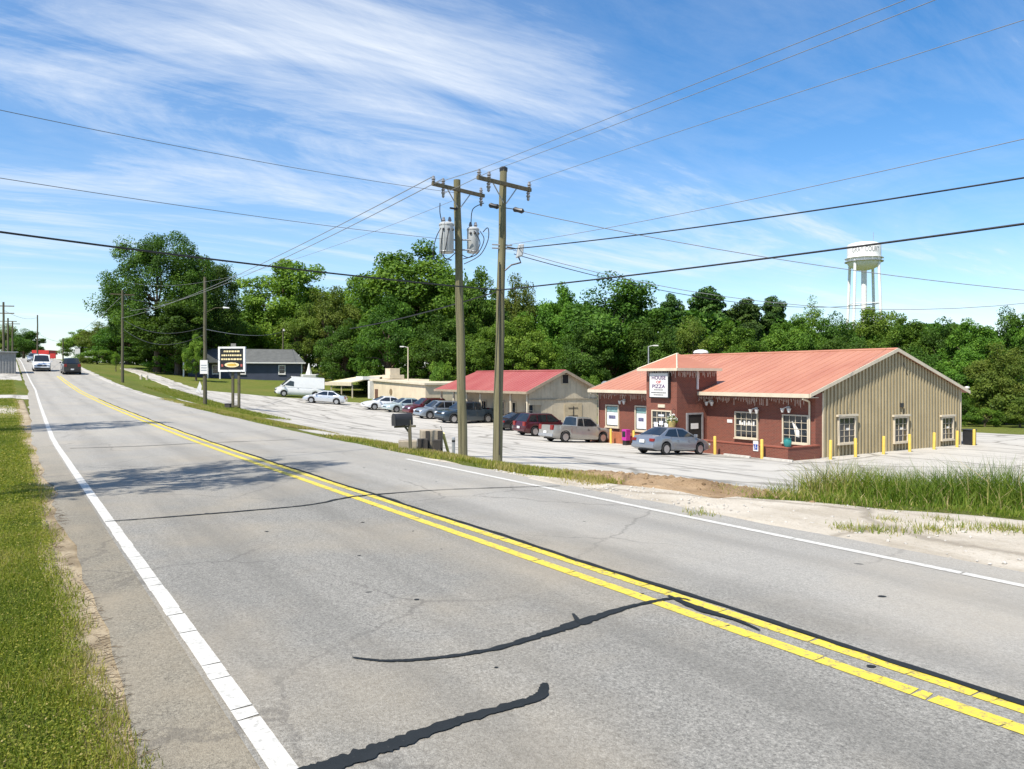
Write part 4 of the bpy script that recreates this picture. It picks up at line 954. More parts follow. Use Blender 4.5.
# --- slate blue house on the left
hp = GZ(302, 128); HZ = CH + (HV - 379) / F * 128
hs_ = thing('blue_house', 'slate blue single-storey house with grey shingle roof and white trim', 'house', (hp.x, hp.y, HZ), R(19))
b = MB(); b.box(-17.5, 0, 0, 9, -1.2, 2.75); b.build('wall', BLUEWALL, hs_)
def hiproof(par, x0, x1, y0, y1, ze, zr, hx):
    b = MB(); ym = (y0 + y1) / 2
    b.add([(x0, y0, ze), (x1, y0, ze), (x1, y1, ze), (x0, y1, ze), (x0 + hx, ym, zr), (x1 - hx, ym, zr)], [(0, 1, 5, 4), (2, 3, 4, 5), (1, 2, 5), (3, 0, 4), (3, 2, 1, 0)]); return b.build('roof', SHINGLE, par)
hr = hiproof(hs_, -18, .5, -.55, 9.5, 2.72, 5.05, 1.6)
b = MB(); b.box(-18, .5, -.62, -.555, 2.55, 2.74); b.box(.505, .56, -.6, 9.5, 2.55, 2.74); b.build('fascia', WHITE, hr)
b = MB(); b.box(-.12, .03, -.03, -.002, -.9, 2.6); b.build('corner_board', WHITE, hs_)
for xx in (-3.2, -9.4, -13.4): window(hs_, 'y', (xx, 1.55), .85, 1.25, 0, 1, 2, WHITE, -1, GLASS, .14, .05)
b = MB(); b.slab([(-18.2, -2.6, 2.6), (-12.5, -2.6, 2.6), (-15.35, -2.6, 4.5)], (0, 5.5, 0)); b.build('porch_gable', SHINGLE, hs_)
for xx in (-18, -16.2, -14.5, -12.7): b = MB(); b.box(xx - .1, xx + .1, -2.5, -2.3, -1.2, 2.6); b.build('porch_column', WHITE, hs_)
b = MB(); b.box(-18.2, -12.5, -2.6, -.01, -1.2, -.25); b.build('porch_floor', CONC, hs_)
b = MB(); b.box(-11.2, -10.4, 3.4, 4.2, 4.2, 5.9); b.build('chimney', M('chimney_grey', (.3, .29, .27), .9, .15, 3), hs_)
# grey shed wall at the left edge and red canopy over the crest
gp_ = px(16, 374, 93); o = thing('grey_shed', 'weathered grey ribbed shed at the left edge of the road', 'shed', (gp_.x, gp_.y, gp_.z), RZ)
b = MB(); b.box(-5, 0, -9, 0, -1.2, 2.6)
y = -8.9
while y < -.1: b.box(.001, .06, y, y + .14, -1.2, 2.6); y += .3
b.build('wall', M('weathered_grey', (.27, .27, .26), .8, .15, 2, .4), o)
b = MB(); b.slab([(-5.2, -9.2, 2.75), (.3, -9.2, 2.6), (.3, .2, 2.6), (-5.2, .2, 2.75)], (0, 0, .1)); b.build('roof', GREYM, o)
b = MB(); b.box(.07, .09, -7.2, -6.2, -1.1, 1.0); b.build('door', CREAM, o)
rp = px(33, 352, 205); o = thing('red_canopy', 'low red flat canopy beyond the crest of the road', 'canopy', (rp.x, rp.y, H(*ST(rp.x, rp.y))), R(0))
zt = CH + (HV - 350.5) / F * 205 - o.location.z
b = MB(); b.box(-.3, 4.2, 0, 4, zt - 1.0, zt + .1); b.build('fascia', M('sign_red', (.45, .03, .025), .5, .12, 2), o)
for xx in (.3, 3.6): b = MB(); b.box(xx - .12, xx + .12, 1.6, 1.9, -.6, zt - 1.0); b.build('post', WHITE, o)
rp = px(53, 352, 200); o = thing('red_sign', 'tall red sign panel beyond the crest beside the road', 'sign', (rp.x, rp.y, H(*ST(rp.x, rp.y))), R(10))
b = MB(); b.box(-.12, .12, -.12, .12, -.5, 1.2); b.build('post', GREYM, o); b = MB(); b.box(-.65, .65, -.16, .16, .5, 1.8); b.build('panel', M('sign_red', (.45, .03, .025)), o)
# ------------------------------------------------------------------ vehicles
def paint(name, col, metal=.3): return M('paint_' + name, col, .32, .06, 1.5, .06, metal=metal, coat=.9, spec=.5)
SPEC = {
 'sedan': dict(L=4.75, Wd=1.82, rw=.33, ax=(-1.42, 1.38), top=[(-2.375, .60), (-2.33, .86), (-2.2, 1.0), (-1.75, 1.05), (-.9, 1.0), (.5, .97), (1.1, .95), (1.75, .86), (2.15, .74), (2.33, .58), (2.375, .46)],
    gh=(-1.98, -.92, .2, 1.22), belt=.95, roof=1.45, hwb=.80, hwr=.60, win=[[(-1.5, .06), (-1.02, .82), (-.42, .9), (-.42, .03)], [(-.34, .03), (-.34, .9), (.14, .86), (.98, .08)]], bed=None),
 'suv': dict(L=4.65, Wd=1.88, rw=.37, ax=(-1.38, 1.36), top=[(-2.325, .62), (-2.3, .95), (-2.2, 1.08), (-1.2, 1.10), (.6, 1.07), (1.15, 1.05), (1.8, 1.0), (2.15, .88), (2.3, .66), (2.325, .5)],
    gh=(-2.22, -1.72, .3, 1.2), belt=1.06, roof=1.70, hwb=.84, hwr=.66, win=[[(-1.95, .12), (-1.72, .82), (-1.2, .88), (-1.2, .04)], [(-1.1, .04), (-1.1, .88), (-.28, .9), (-.28, .03)], [(-.2, .03), (-.2, .9), (.24, .86), (.98, .08)]], bed=None),
 'pickup': dict(L=5.35, Wd=1.86, rw=.37, ax=(-1.62, 1.70), top=[(-2.675, .70), (-2.66, 1.12), (-2.5, 1.14), (-.7, 1.14), (-.66, 1.12), (.8, 1.10), (1.4, 1.07), (2.2, 1.02), (2.52, .92), (2.65, .72), (2.675, .55)],
    gh=(-.66, -.52, .72, 1.45), belt=1.10, roof=1.72, hwb=.83, hwr=.66, win=[[(-.56, .06), (-.44, .84), (-.06, .9), (-.06, .03)], [(.02, .03), (.02, .9), (.66, .86), (1.24, .08)]], bed=(-2.58, -.74, .72)),
 'crew': dict(L=5.8, Wd=2.02, rw=.40, ax=(-1.82, 1.82), top=[(-2.9, .75), (-2.88, 1.26), (-2.7, 1.28), (-1.25, 1.28), (-1.2, 1.24), (.8, 1.22), (1.4, 1.2), (2.4, 1.15), (2.75, 1.04), (2.88, .8), (2.9, .6)],
    gh=(-1.22, -1.05, .62, 1.45), belt=1.22, roof=1.92, hwb=.92, hwr=.74, win=[[(-1.1, .06), (-.98, .84), (-.3, .9), (-.3, .03)], [(-.2, .03), (-.2, .9), (.55, .86), (1.22, .08)]], bed=(-2.8, -1.3, .80)),
 'van': dict(L=5.9, Wd=2.05, rw=.36, ax=(-1.85, 1.95), top=[(-2.95, .7), (-2.94, 1.2), (-2.9, 1.28), (1.3, 1.28), (1.9, 1.25), (2.35, 1.17), (2.7, 1.02), (2.9, .8), (2.95, .55)],
    gh=(-2.93, -2.86, 1.05, 2.32), belt=1.24, roof=2.48, hwb=1.0, hwr=.88, win=[[(.82, .04), (.82, .52), (1.3, .60), (1.62, .36), (1.95, .12)]], bed=None),
 'minivan': dict(L=5.4, Wd=2.02, rw=.37, ax=(-1.7, 1.75), top=[(-2.7, .7), (-2.69, 1.1), (-2.62, 1.2), (1.1, 1.18), (1.7, 1.14), (2.3, 1.06), (2.55, .92), (2.68, .7), (2.7, .5)],
    gh=(-2.68, -2.5, .9, 1.72), belt=1.15, roof=2.08, hwb=.96, hwr=.80, win=[[(-2.3, .08), (-2.2, .86), (-1.0, .9), (-1.0, .04)], [(-.9, .04), (-.9, .9), (.1, .9), (.1, .04)], [(.2, .04), (.2, .9), (.82, .84), (1.45, .1)]], bed=None),
}
WHEELS = {}
def vehicle(name, label, cat, kind, pm, p, heading, group=None, rack=False, gtint=GLASS2, tails=TAIL):
    S_ = SPEC[kind]; Lh = S_['L'] / 2; hw0 = S_['Wd'] / 2; rw = S_['rw']; Ra = rw + .07
    root = thing(name, label, cat, p, heading, group)
    # lie on the slope
    f = Vector((math.cos(heading), math.sin(heading), 0)); l = Vector((-f.y, f.x, 0))
    gz = lambda q: Hxy(q.x, q.y)
    a0, a1 = S_['ax']; c0 = Vector((p[0], p[1], 0))
    zF = (gz(c0 + f * a1 + l * .75) + gz(c0 + f * a1 - l * .75)) / 2; zB = (gz(c0 + f * a0 + l * .75) + gz(c0 + f * a0 - l * .75)) / 2
    zLf = (gz(c0 + f * a1 + l * .75) + gz(c0 + f * a0 + l * .75)) / 2; zRt = (gz(c0 + f * a1 - l * .75) + gz(c0 + f * a0 - l * .75)) / 2
    fx = (f * (a1 - a0) + Vector((0, 0, zF - zB))).normalized(); ly = (l * 1.5 + Vector((0, 0, zLf - zRt))).normalized(); uz = fx.cross(ly).normalized(); ly = uz.cross(fx)
    mt = Matrix((fx, ly, uz)).transposed().to_4x4(); root.rotation_euler = mt.to_euler(); root.location = (p[0], p[1], (zF + zB) / 2 + .022 - (zF - zB) / (a1 - a0) * (a0 + a1) / 2)
    tx = [a for a, _ in S_['top']]; tz = [b_ for _, b_ in S_['top']]
    xs = set(np.linspace(-Lh, Lh, 30)) | set(tx)
    for a in S_['ax']:
        xs |= {a - Ra - .002, a + Ra + .002} | set(a + Ra * np.cos(np.linspace(.001, math.pi - .001, 11)))
    if S_['bed']: xs |= {S_['bed'][0], S_['bed'][0] + .004, S_['bed'][1], S_['bed'][1] - .004}
    xs = sorted(xs)
    def zbot(x):
        e = (abs(x) - (Lh - .5)) / .5; z = .24 + (.12 * e * e if e > 0 else 0)
        for a in S_['ax']:
            if abs(x - a) < Ra: z = max(z, rw + math.sqrt(max(0, Ra * Ra - (x - a) ** 2)))
        return z
    def hwx(x): q = abs(x) / Lh; return hw0 * (1 - .10 * q ** 8 - .05 * q ** 3)
    V = []; Fs = []; npt = 0
    for x in xs:
        z0_, z1_ = zbot(x), float(np.interp(x, tx, tz)); h = hwx(x); dz = max(.02, z1_ - z0_)
        half = [(0, z0_), (h * .9, z0_), (h * .98, z0_ + .1 * dz), (h, z0_ + .42 * dz), (h * .985, z0_ + .78 * dz)]
        if S_['bed'] and S_['bed'][0] < x < S_['bed'][1]: half += [(h * .97, z1_), (h * .88, z1_), (h * .86, S_['bed'][2]), (0, S_['bed'][2])]
        else: half += [(h * .93, z1_ - .015), (h * .72, z1_ + .008), (h * .35, z1_ + .022), (0, z1_ + .026)]
        sec = [(x, y, z) for y, z in half] + [(x, -y, z) for y, z in half[-2:0:-1]]; npt = len(sec); V += sec
    for i in range(len(xs) - 1):
        for k in range(npt): k2 = (k + 1) % npt; Fs.append((i * npt + k, i * npt + k2, (i + 1) * npt + k2, (i + 1) * npt + k))
    Fs += [tuple(range(npt)), tuple((len(xs) - 1) * npt + k for k in range(npt))]
    b = MB(); b.add(V, Fs); body = b.build('body', pm, root, True)
    b = MB(); b.box(-Lh + .35, Lh - .35, -hw0 + .26, hw0 - .26, .19, rw + Ra - .02); b.build('underbody', SHADE, root)
    # cabin
    xr0, xr1, xw1, xw0 = S_['gh']; be, ro = S_['belt'], S_['roof']; wbq, wr = S_['hwb'], S_['hwr']
    def zc(x):
        if x < xr1: k = (x - xr0) / max(1e-3, xr1 - xr0)
        elif x > xw1: k = (xw0 - x) / (xw0 - xw1)
        else: k = 1
        k = max(0, min(1, k)); return be + (ro - be) * (k - .06 * math.sin(math.pi * k) * 0), k
    wy = lambda z: wbq + (wr - wbq) * max(0, (z - be)) / (ro - be)
    crown = lambda yf, k: .055 * k * (1 - yf * yf)
    cx = sorted(set(np.linspace(xr0, xw0, 22)) | {xr1, xw1})
    yfs = [1, .86, .6, .3, 0]
    V = []; Fs = []; npt = 0
    for x in cx:
        z, k = zc(x); w = wy(z)
        half = [(wbq, be - .06), (wy(be + .5 * (z - be)), be + .5 * (z - be))] + [(w * yf, z + crown(yf, k)) for yf in yfs]
        sec = [(x, y, zq) for y, zq in half] + [(x, -y, zq) for y, zq in half[-2::-1]]; npt = len(sec); V += sec
    for i in range(len(cx) - 1):
        for k in range(npt - 1): Fs.append((i * npt + k, i * npt + k + 1, (i + 1) * npt + k + 1, (i + 1) * npt + k))
    b = MB(); b.add(V, Fs); b.build('cabin', pm, root, True)
    def screen(xa, xb, nm, sg):
        b = MB(); rows = []
        for q in np.linspace(.10, .93, 5):
            x = xa + (xb - xa) * q; z, k = zc(x); w = wy(z) - .07
            rows.append([(x + sg * .012, w * yf * s_, z + crown(yf, k) + .012) for s_, yf in [(-1, 1), (-1, .6), (-1, .3), (1, 0), (1, .3), (1, .6), (1, 1)]])
        for r0, r1 in zip(rows, rows[1:]):
            for i in range(6): b.quad(r0[i], r0[i + 1], r1[i + 1], r1[i])
        b.build(nm, gtint, root, True)
    screen(xw0, xw1, 'windshield', 1)
    if kind != 'van': screen(xr0, xr1, 'rear_window', -1)
    else:
        b = MB(); [b.box(-Lh - .012, -Lh + .03, y0, y0 + .6, 1.4, 2.1) for y0 in (-.68, .08)]; b.build('rear_window', gtint, root)
    for sd2 in (-1, 1):
        for w in S_['win']:
            b = MB(); pts = []
            for x, q in w:
                z = be + .03 + q * (ro - be - .02); pts.append((x, sd2 * (wy(z) + .010), z))
            b.poly(pts); b.build('side_window', gtint, root)
        mr = MB(); mx_ = xw0 - .32; mr.cbox((mx_, sd2 * (wbq + .14), be + .12), (.12, .2, .15)); mr.build('mirror', pm if kind != 'van' else PLASTIC, root, bevel=.02)
        hl = MB(); hz = float(np.interp(Lh - .2, tx, tz)) - .10; y_ = sd2 * (hwx(Lh - .12) - .20)
        hl.slab([(Lh - .06, y_ - .20, hz - .09), (Lh - .06, y_ + .19, hz - .07), (Lh - .14, y_ + .19, hz + .07), (Lh - .1, y_ - .2, hz + .03)], (.045, 0, 0)); hl.build('headlight', HEAD, root)
        tlm = MB(); tz_ = float(np.interp(-Lh + .12, tx, tz)) - .14; y2 = sd2 * (hwx(-Lh + .05) - .15)
        tlm.cbox((-Lh + .05, y2, tz_), (.14, .30, .16 if kind in ('sedan',) else .34)); tlm.build('taillight', tails, root, bevel=.015)
        for i, a in enumerate((-.55, .35) if kind in ('sedan', 'suv', 'crew') else (.3,)):
            dh = MB(); dh.cbox((a, sd2 * (hwx(a) * .992 + .01), be - .15), (.16, .03, .03)); dh.build('door_handle', PLASTIC if kind == 'van' else pm, root)
        for a in (-.38, .95 if kind != 'van' else 1.9):
            pass
    gr = MB(); zg = float(np.interp(Lh - .15, tx, tz)) - .16; gr.cbox((Lh - .02, 0, zg), (.05, hw0 * 1.0, .16)); gr.build('grille', PLASTIC, root, bevel=.01)
    bp = MB(); bp.cbox((Lh - .03, 0, .42), (.10, hw0 * 1.72, .18)); bp.build('front_bumper', pm if kind in ('sedan', 'suv') else PLASTIC, root, bevel=.03)
    bp = MB(); bp.cbox((-Lh + .02, 0, .46), (.12, hw0 * 1.74, .2)); bp.build('rear_bumper', pm if kind in ('sedan', 'suv') else (GREYM if kind == 'pickup' else PLASTIC), root, bevel=.03)
    pl = MB(); pl.cbox((-Lh - .048, 0, .66 if kind != 'sedan' else .72), (.02, .34, .17)); pl.build('number_plate', PLATE, root)
    if S_['bed']:
        b = MB(); b.box(S_['bed'][0] + .05, S_['bed'][1] - .05, -hw0 * .8, hw0 * .8, S_['bed'][2] + .004, S_['bed'][2] + .02); b.build('bed_liner', PLASTIC, root)
    if rack:
        b = MB(); [b.tube([(xr1 + .1, y_, ro + .09), (xw1 - .1, y_, ro + .09)], .02, 5) for y_ in (-wr + .08, wr - .08)]; b.build('roof_rails', PLASTIC, root)
    for a in S_['ax']:
        for sd2 in (-1, 1):
            key = (round(rw, 2), sd2)
            if key not in WHEELS:
                b = MB(); w = .21; b.lathe([(rw * .62, -w / 2), (rw * .93, -w / 2), (rw, -w * .3), (rw, w * .3), (rw * .93, w / 2), (rw * .62, w / 2)], 22, 0, (0, 0, 0), 'y'); ty = b.build('wheel', RUBBER, root, True)
                b = MB(); y_ = sd2 * w * .42; b.lathe(sorted([(rw * .64, y_ - .02), (rw * .64, y_ + .01)], key=lambda q: q[1]), 22, 0, (0, 0, 0), 'y'); di = b.build('wheel_disc', PLASTIC, ty)
                b = MB(); yo = y_ + sd2 * .014; b.lathe([(rw * .16, yo - .01), (rw * .16, yo + .01)], 12, 0, (0, 0, 0), 'y')
                for k in range(6):
                    an = k * math.pi / 3; c_, s_ = math.cos(an), math.sin(an); h1, h2 = .055, .04
                    b.slab([(c_ * rw * .1 - s_ * h1, yo - .008, s_ * rw * .1 + c_ * h1), (c_ * rw * .1 + s_ * h1, yo - .008, s_ * rw * .1 - c_ * h1), (c_ * rw * .63 + s_ * h2, yo - .008, s_ * rw * .63 - c_ * h2), (c_ * rw * .63 - s_ * h2, yo - .008, s_ * rw * .63 + c_ * h2)], (0, .014, 0))
                b.lathe([(rw * .56, yo - .009), (rw * .645, yo - .009), (rw * .645, yo + .009), (rw * .56, yo + .009)], 22, 0, (0, 0, 0), 'y'); b.build('rim', RIM, ty)
                WHEELS[key] = ty
            else: ty = copy_tree(WHEELS[key], root); ty.parent = root
            ty.location = (a, sd2 * (hw0 - .12), rw)
    return root
AN = math.atan2(NV.y, NV.x); AD = math.atan2(D.y, D.x)
P_SILV = paint('silver', (.27, .29, .32), .6); P_WHITE = paint('white', (.76, .76, .75), 0); P_TAN = paint('pewter', (.38, .37, .345), .5); P_BURG = paint('burgundy', (.07, .008, .014), .3)
P_BLACK = paint('black', (.014, .014, .016), .2); P_BLUE = paint('slate_blue', (.035, .055, .075), .4); P_RED = paint('dark_red', (.12, .014, .018), .3); P_GREY = paint('grey_blue', (.30, .34, .38), .5)
P_PALE = paint('pale_teal', (.52, .60, .58), .4); P_CHAR = paint('charcoal', (.03, .03, .033), .3); P_SILV2 = paint('light_silver', (.55, .57, .59), .5)
vehicle('parked_sedan', 'silver sedan parked nose-in at the brick entrance tower', 'car', 'sedan', P_SILV, GZ(671.5, 43.0), AN + R(4), 'cars parked at the restaurant')
vehicle('parked_pickup', 'silver tan extended-cab pickup truck parked left of the restaurant', 'pickup truck', 'pickup', P_TAN, GZ(576, 54.0), AN, 'cars parked at the restaurant')
vehicle('parked_suv', 'burgundy SUV parked beside the tan pickup truck', 'car', 'suv', P_BURG, GZ(543, 60.5), AN, 'cars parked at the restaurant')
vehicle('parked_sedan', 'black car half hidden behind the right utility pole and burgundy SUV', 'car', 'sedan', P_BLACK, GZ(522, 66), AN, 'cars parked at the restaurant')
ROWG = 'cars parked in a row before the red-roofed building'
vehicle('parked_pickup', 'dark slate blue crew-cab pickup facing the road', 'pickup truck', 'crew', P_BLUE, GZ(466, 72), AN + math.pi, ROWG)
vehicle('parked_suv', 'grey-blue SUV beside the dark blue pickup', 'car', 'suv', P_GREY, GZ(438, 75.5), AN + math.pi, ROWG)
vehicle('parked_suv', 'dark red SUV between the grey SUV and the pale sedan', 'car', 'suv', P_RED, GZ(426, 79), AN + math.pi, ROWG)
vehicle('parked_sedan', 'pale teal sedan next to the dark red SUV', 'car', 'sedan', P_PALE, GZ(405, 81.5), AN + math.pi, ROWG)
vehicle('parked_sedan', 'white sedan at the left end of the row of parked cars', 'car', 'sedan', P_WHITE, GZ(384, 83), AN + math.pi - R(4), ROWG)
vehicle('parked_sedan', 'light silver sedan standing alone in front of the white cargo van', 'car', 'sedan', P_SILV2, GZ(325, 87), math.pi + R(2))
vehicle('cargo_van', 'white high-roof cargo van parked by the lawn', 'van', 'van', P_WHITE, GZ(299, 97), math.pi + R(22))
p = W(110, 5.35); vehicle('driving_pickup', 'dark pickup truck driving away up the road', 'pickup truck', 'crew', P_CHAR, p, AD)
p = W(119, 2.5); vehicle('driving_van', 'white van coming down the road towards the viewer', 'van', 'minivan', P_WHITE, p, AD + math.pi)
p = W(158, 2.5); vehicle('driving_sedan', 'grey sedan following behind the oncoming white van', 'car', 'sedan', P_GREY, p, AD + math.pi)
vehicle('parked_suv', 'black SUV parked in the shade right of the blue house', 'car', 'suv', P_BLACK, (*px(322, 377, 134).xy, 0), R(200))

# ------------------------------------------------------------------ poles, transformers, wires
def pole(name, label, base, top, r0, r1, mat=POLEW):
    o = thing(name, label, 'utility pole', base); tp = Vector(top) - Vector(base)
    b = MB(); n = 9; b.tube([tp * (i / n) + Vector((.012 * math.sin(i * 2.1), .012 * math.cos(i * 1.7), 0)) * (i > 0) + (Vector((0, 0, -.5)) if i == 0 else Vector()) for i in range(n + 1)], [r0 + (r1 - r0) * i / n for i in range(n + 1)], 14)
    b.build('pole', mat, o, True); return o, tp
def insulator(b, p, up=1, m=0): b.lathe([(.03, 0), (.07, .03 * up), (.04, .07 * up), (.075, .10 * up), (.045, .15 * up), (.05, .19 * up), (.02, .22 * up)], 8, m, p)
INS = M('porcelain', (.20, .20, .21), .25, .2, 8, coat=.4)
def crossarm(o, c, half, along, braces=True):
    a = Vector(along).normalized(); sdv = Vector((-a.y, a.x, 0)); c = Vector(c)
    b = MB(); q = [c - a * half - sdv * .05 + Vector((0, 0, -.06)), c + a * half - sdv * .05 + Vector((0, 0, -.06)), c + a * half - sdv * .05 + Vector((0, 0, .06)), c - a * half - sdv * .05 + Vector((0, 0, .06))]
    b.slab(q, sdv * .1); arm = b.build('crossarm', ARMW, o, bevel=.008)
    if braces:
        for sg in (-1, 1):
            b = MB(); b.tube([c + a * sg * half * .45 + Vector((0, 0, -.05)), c + a * sg * .06 + Vector((0, 0, -.62))], .02, 5); b.build('brace', GREYM, o)
    return arm
# right pole
bR = GZ(497, 25.0); bR = px(497, 464.5, 25.0); tR = px(503.5, 170, 25.0)
oR, vR = pole('utility_pole', 'right one of the two tall wooden utility poles by the lot', bR, tR, .165, .115)
cR = px(505, 184, 24.85) - bR
armdir = (px(533, 188.5, 26.0) - px(479, 177.5, 24.2)); armdir.z = armdir.z * .25
crossarm(oR, cR, 1.22, armdir)
aR = armdir.normalized()
ends_R = [cR - aR * 1.15, cR - aR * .72, cR + aR * 1.15]
for e in ends_R: b = MB(); insulator(b, e + Vector((0, 0, .06))); b.build('insulator', INS, oR, True)
for e in (cR - aR * .74, cR + aR * 1.1): b = MB(); insulator(b, e + Vector((0, 0, -.07)), -1.4); b.build('insulator', INS, oR, True)
b = MB(); b.lathe([(.13, 0), (.135, .12), (.06, .16)], 10, 0, vR + Vector((0, 0, -.05))); b.build('pole_cap', BLACKM, oR)
for (p0, p1) in ((px(489, 205, 25.3), px(499, 207, 25.1)), (px(513, 209, 24.9), px(524, 211.5, 24.8))):
    b = MB(); b.tube([p0 - bR, px(504, 207.5, 24.95) - bR] if p0.x < bR.x else [p0 - bR, px(506, 208, 24.95) - bR], .015, 5); q = [p0 + (p1 - p0) * t_ - bR for t_ in (0, .15, .5, .85, 1)]; b.tube(q, [.03, .085, .07, .085, .03], 8); b.build('strain_insulator', BLACKM, oR, True)
for v_ in (244.5, 248):
    b = MB(); b.tube([px(492, v_, 24.8) - bR, px(512, v_ + 1, 25.1) - bR], .025, 5); b.build('bracket', GREYM, oR)
b = MB(); b.tube([px(499.6, z_, 24.82) - bR for z_ in (455, 380, 300, 262)], .018, 5); b.build('ground_wire', BLACKM, oR)
# left pole
bL = px(463, 457.5, 27.0); tL = px(457, 180, 27.0)
oL, vL = pole('utility_pole', 'left one of the two tall wooden utility poles, carrying grey transformers', bL, tL, .17, .12)
cL = px(459, 190, 26.85) - bL
armL = (px(486, 199, 28.0) - px(432, 184.5, 26.2)); armL.z *= .25
crossarm(oL, cL, 1.2, armL); aL = armL.normalized()
for e in (cL - aL * 1.15, cL - aL * .72, cL + aL * 1.05): b = MB(); insulator(b, e + Vector((0, 0, .06))); b.build('insulator', INS, oL, True)
for e in (cL - aL * .72, cL + aL * 1.05): b = MB(); insulator(b, e + Vector((0, 0, -.07)), -1.5); b.build('insulator', INS, oL, True)
b = MB(); b.tube([px(450, 208, 26.7) - bL, px(457, 209, 26.85) - bL], .035, 6); b.build('bracket', BLACKM, oL)
for v_ in (240, 250): b = MB(); b.tube([px(448, v_, 26.9) - bL, px(471, v_, 27.1) - bL], .03, 5); b.build('bracket', GREYM, oL)
def transformer(label, u, v0, v1, Z, leads):
    base = px(u, v1, Z); h = (v1 - v0) / F * Z; o = thing('transformer', label, 'transformer', base, random.random(), 'pole-mounted transformers')
    o.rotation_euler = (0, 0, 0); r = h * .25
    b = MB(); b.lathe([(r * .92, 0), (r, .03), (r, h - .05), (r * 1.06, h - .04), (r * 1.06, h), (r * .8, h + .05), (.03, h + .07)], 18); b.build('tank', TRANS, o, True)
    b = MB()
    for zq in (.02, h * .93): b.lathe([(r * 1.03, zq), (r * 1.06, zq + .015), (r * 1.03, zq + .03)], 18)
    b.build('band', GREYM, o)
    for a in (.6, 2.6): b = MB(); insulator(b, (r * .5 * math.cos(a), r * .5 * math.sin(a), h + .04)); b.build('bushing', INS, o, True)
    for k, a in enumerate((-1.2, -1.9, -.5)): b = MB(); b.lathe([(.035, 0), (.05, .02), (.03, .07)], 8, 0, (r * 1.05 * math.cos(a), r * 1.05 * math.sin(a), h * .75)); b.build('terminal', BLACKM, o)
    for pts in leads:
        b = MB(); P = [px(*q) - base for q in pts]
        sp = []
        for i in range(len(P) - 1):
            p0, p1, p2, p3 = P[max(i - 1, 0)], P[i], P[i + 1], P[min(i + 2, len(P) - 1)]
            for k in range(6): t_ = k / 6; sp.append(.5 * ((2 * p1) + (p2 - p0) * t_ + (2 * p0 - 5 * p1 + 4 * p2 - p3) * t_ ** 2 + (3 * p1 - p0 - 3 * p2 + p3) * t_ ** 3))
        sp.append(P[-1]); b.tube(sp, .016, 5); b.build('lead', WIREM, o)
transformer('grey pole-mounted transformer left of the left pole', 446.5, 224, 253, 26.6, [
    [(441, 228, 26.3), (436, 238, 26.2), (433, 254, 26.2), (437, 262, 26.3)], [(443, 229, 26.2), (441, 250, 26.1), (447, 259, 26.2), (456, 252, 26.6)], [(440, 203, 26.3), (440, 213, 26.3), (442, 222, 26.5)],
    [(449, 228, 26.3), (446, 246, 26.1), (444, 257, 26.2), (452, 260, 26.5)]])
transformer('grey pole-mounted transformer right of the left pole', 473, 229, 253, 27.4, [
    [(483, 232, 27.1), (488, 228, 27.0), (488, 240, 27.0), (480, 255, 27.0), (464, 264, 26.9)], [(484, 203, 27.6), (473, 209, 27.4), (471, 223, 27.4)], [(480, 231, 27.2), (484, 240, 27.1), (477, 254, 27.1), (463, 259, 26.9)],
    [(474, 231, 27.1), (480, 244, 27.1), (470, 257, 27.0), (462, 255, 26.9)]])
base = px(519, 252, 24.9); o = thing('area_light', 'tilted grey lamp housing on bracket at the right pole', 'lamp', base, R(10))
b = MB(); b.slab([(-.1, -.1, -.2), (.12, -.1, -.12), (.16, -.1, .26), (-.02, -.1, .24)], (0, .22, 0)); b.build('housing', TRANS, o, bevel=.03)
b = MB(); b.tube([(-.02, 0, -.15), (.06, .0, -.34), (-.25, .05, -.42), (-.45, .05, -.6)], .03, 6); b.tube([(-.1, 0, .1), (-.4, .05, .16)], .025, 5); b.build('bracket', BLACKM, o)

def wire(label, p0, p1, pix, r, mat, ends=None, n=36, name='overhead_wire'):
    """from p0 to p1 (plan straight); height a parabola through p0 fitted to pixel rows"""
    p0 = Vector(p0); p1 = Vector(p1); d = p1 - p0; A = []; B = []
    for u, v in pix:
        k = (u - CU) / F; q = (k * p0.y - p0.x) / (d.x - k * d.y); y = p0.y + q * d.y; z = CH + (HV - v) / F * y; A.append((q, q * q)); B.append(z - p0.z)
    if len(pix) == 1: c1 = B[0] / A[0][0]; c2 = 0
    else: c1, c2 = np.linalg.lstsq(np.array(A), np.array(B), rcond=None)[0]
    b = MB(); b.tube([Vector((p0.x + d.x * q, p0.y + d.y * q, p0.z + c1 * q + c2 * q * q)) for q in np.linspace(0, 1, n)], r, 5)
    o = b.build(name, mat); return tag(o, label, 'wire')
def along(p, s1, t): q = W(s1, t, 0); return (q.x, q.y, p.z)
eR = [bR + e + Vector((0, 0, .26)) for e in ends_R]; eL = [bL + cL - aL * 1.15 + Vector((0, 0, .26)), bL + cL - aL * .72 + Vector((0, 0, .26)), bL + cL + aL * 1.05 + Vector((0, 0, .26))]
tt = [ST(p.x, p.y)[1] for p in eR]
wire('upper of the two close grey wires rising to the top edge', eR[0], along(eR[0], 5.0, tt[0]), [(700, 82), (905, 0)], .0075, WIREG)
wire('lower of the two close grey wires rising to the top edge', eR[1], along(eR[1], 5.0, tt[1]), [(700, 92), (935, 0)], .0075, WIREG)
wire('single grey wire rising from the right crossarm end to the right edge', eR[2], along(eR[2], 3.0, tt[2]), [(760, 105), (1024, 20)], .0075, WIREG)
wire('short grey wire joining the two crossarms on the left', eR[0], eL[0], [(455, 177)], .011, WIREG)
wire('short grey wire joining the two crossarms further right', eR[1], eL[1], [(470, 181)], .011, WIREG)
farL = W(95, 9.3); 
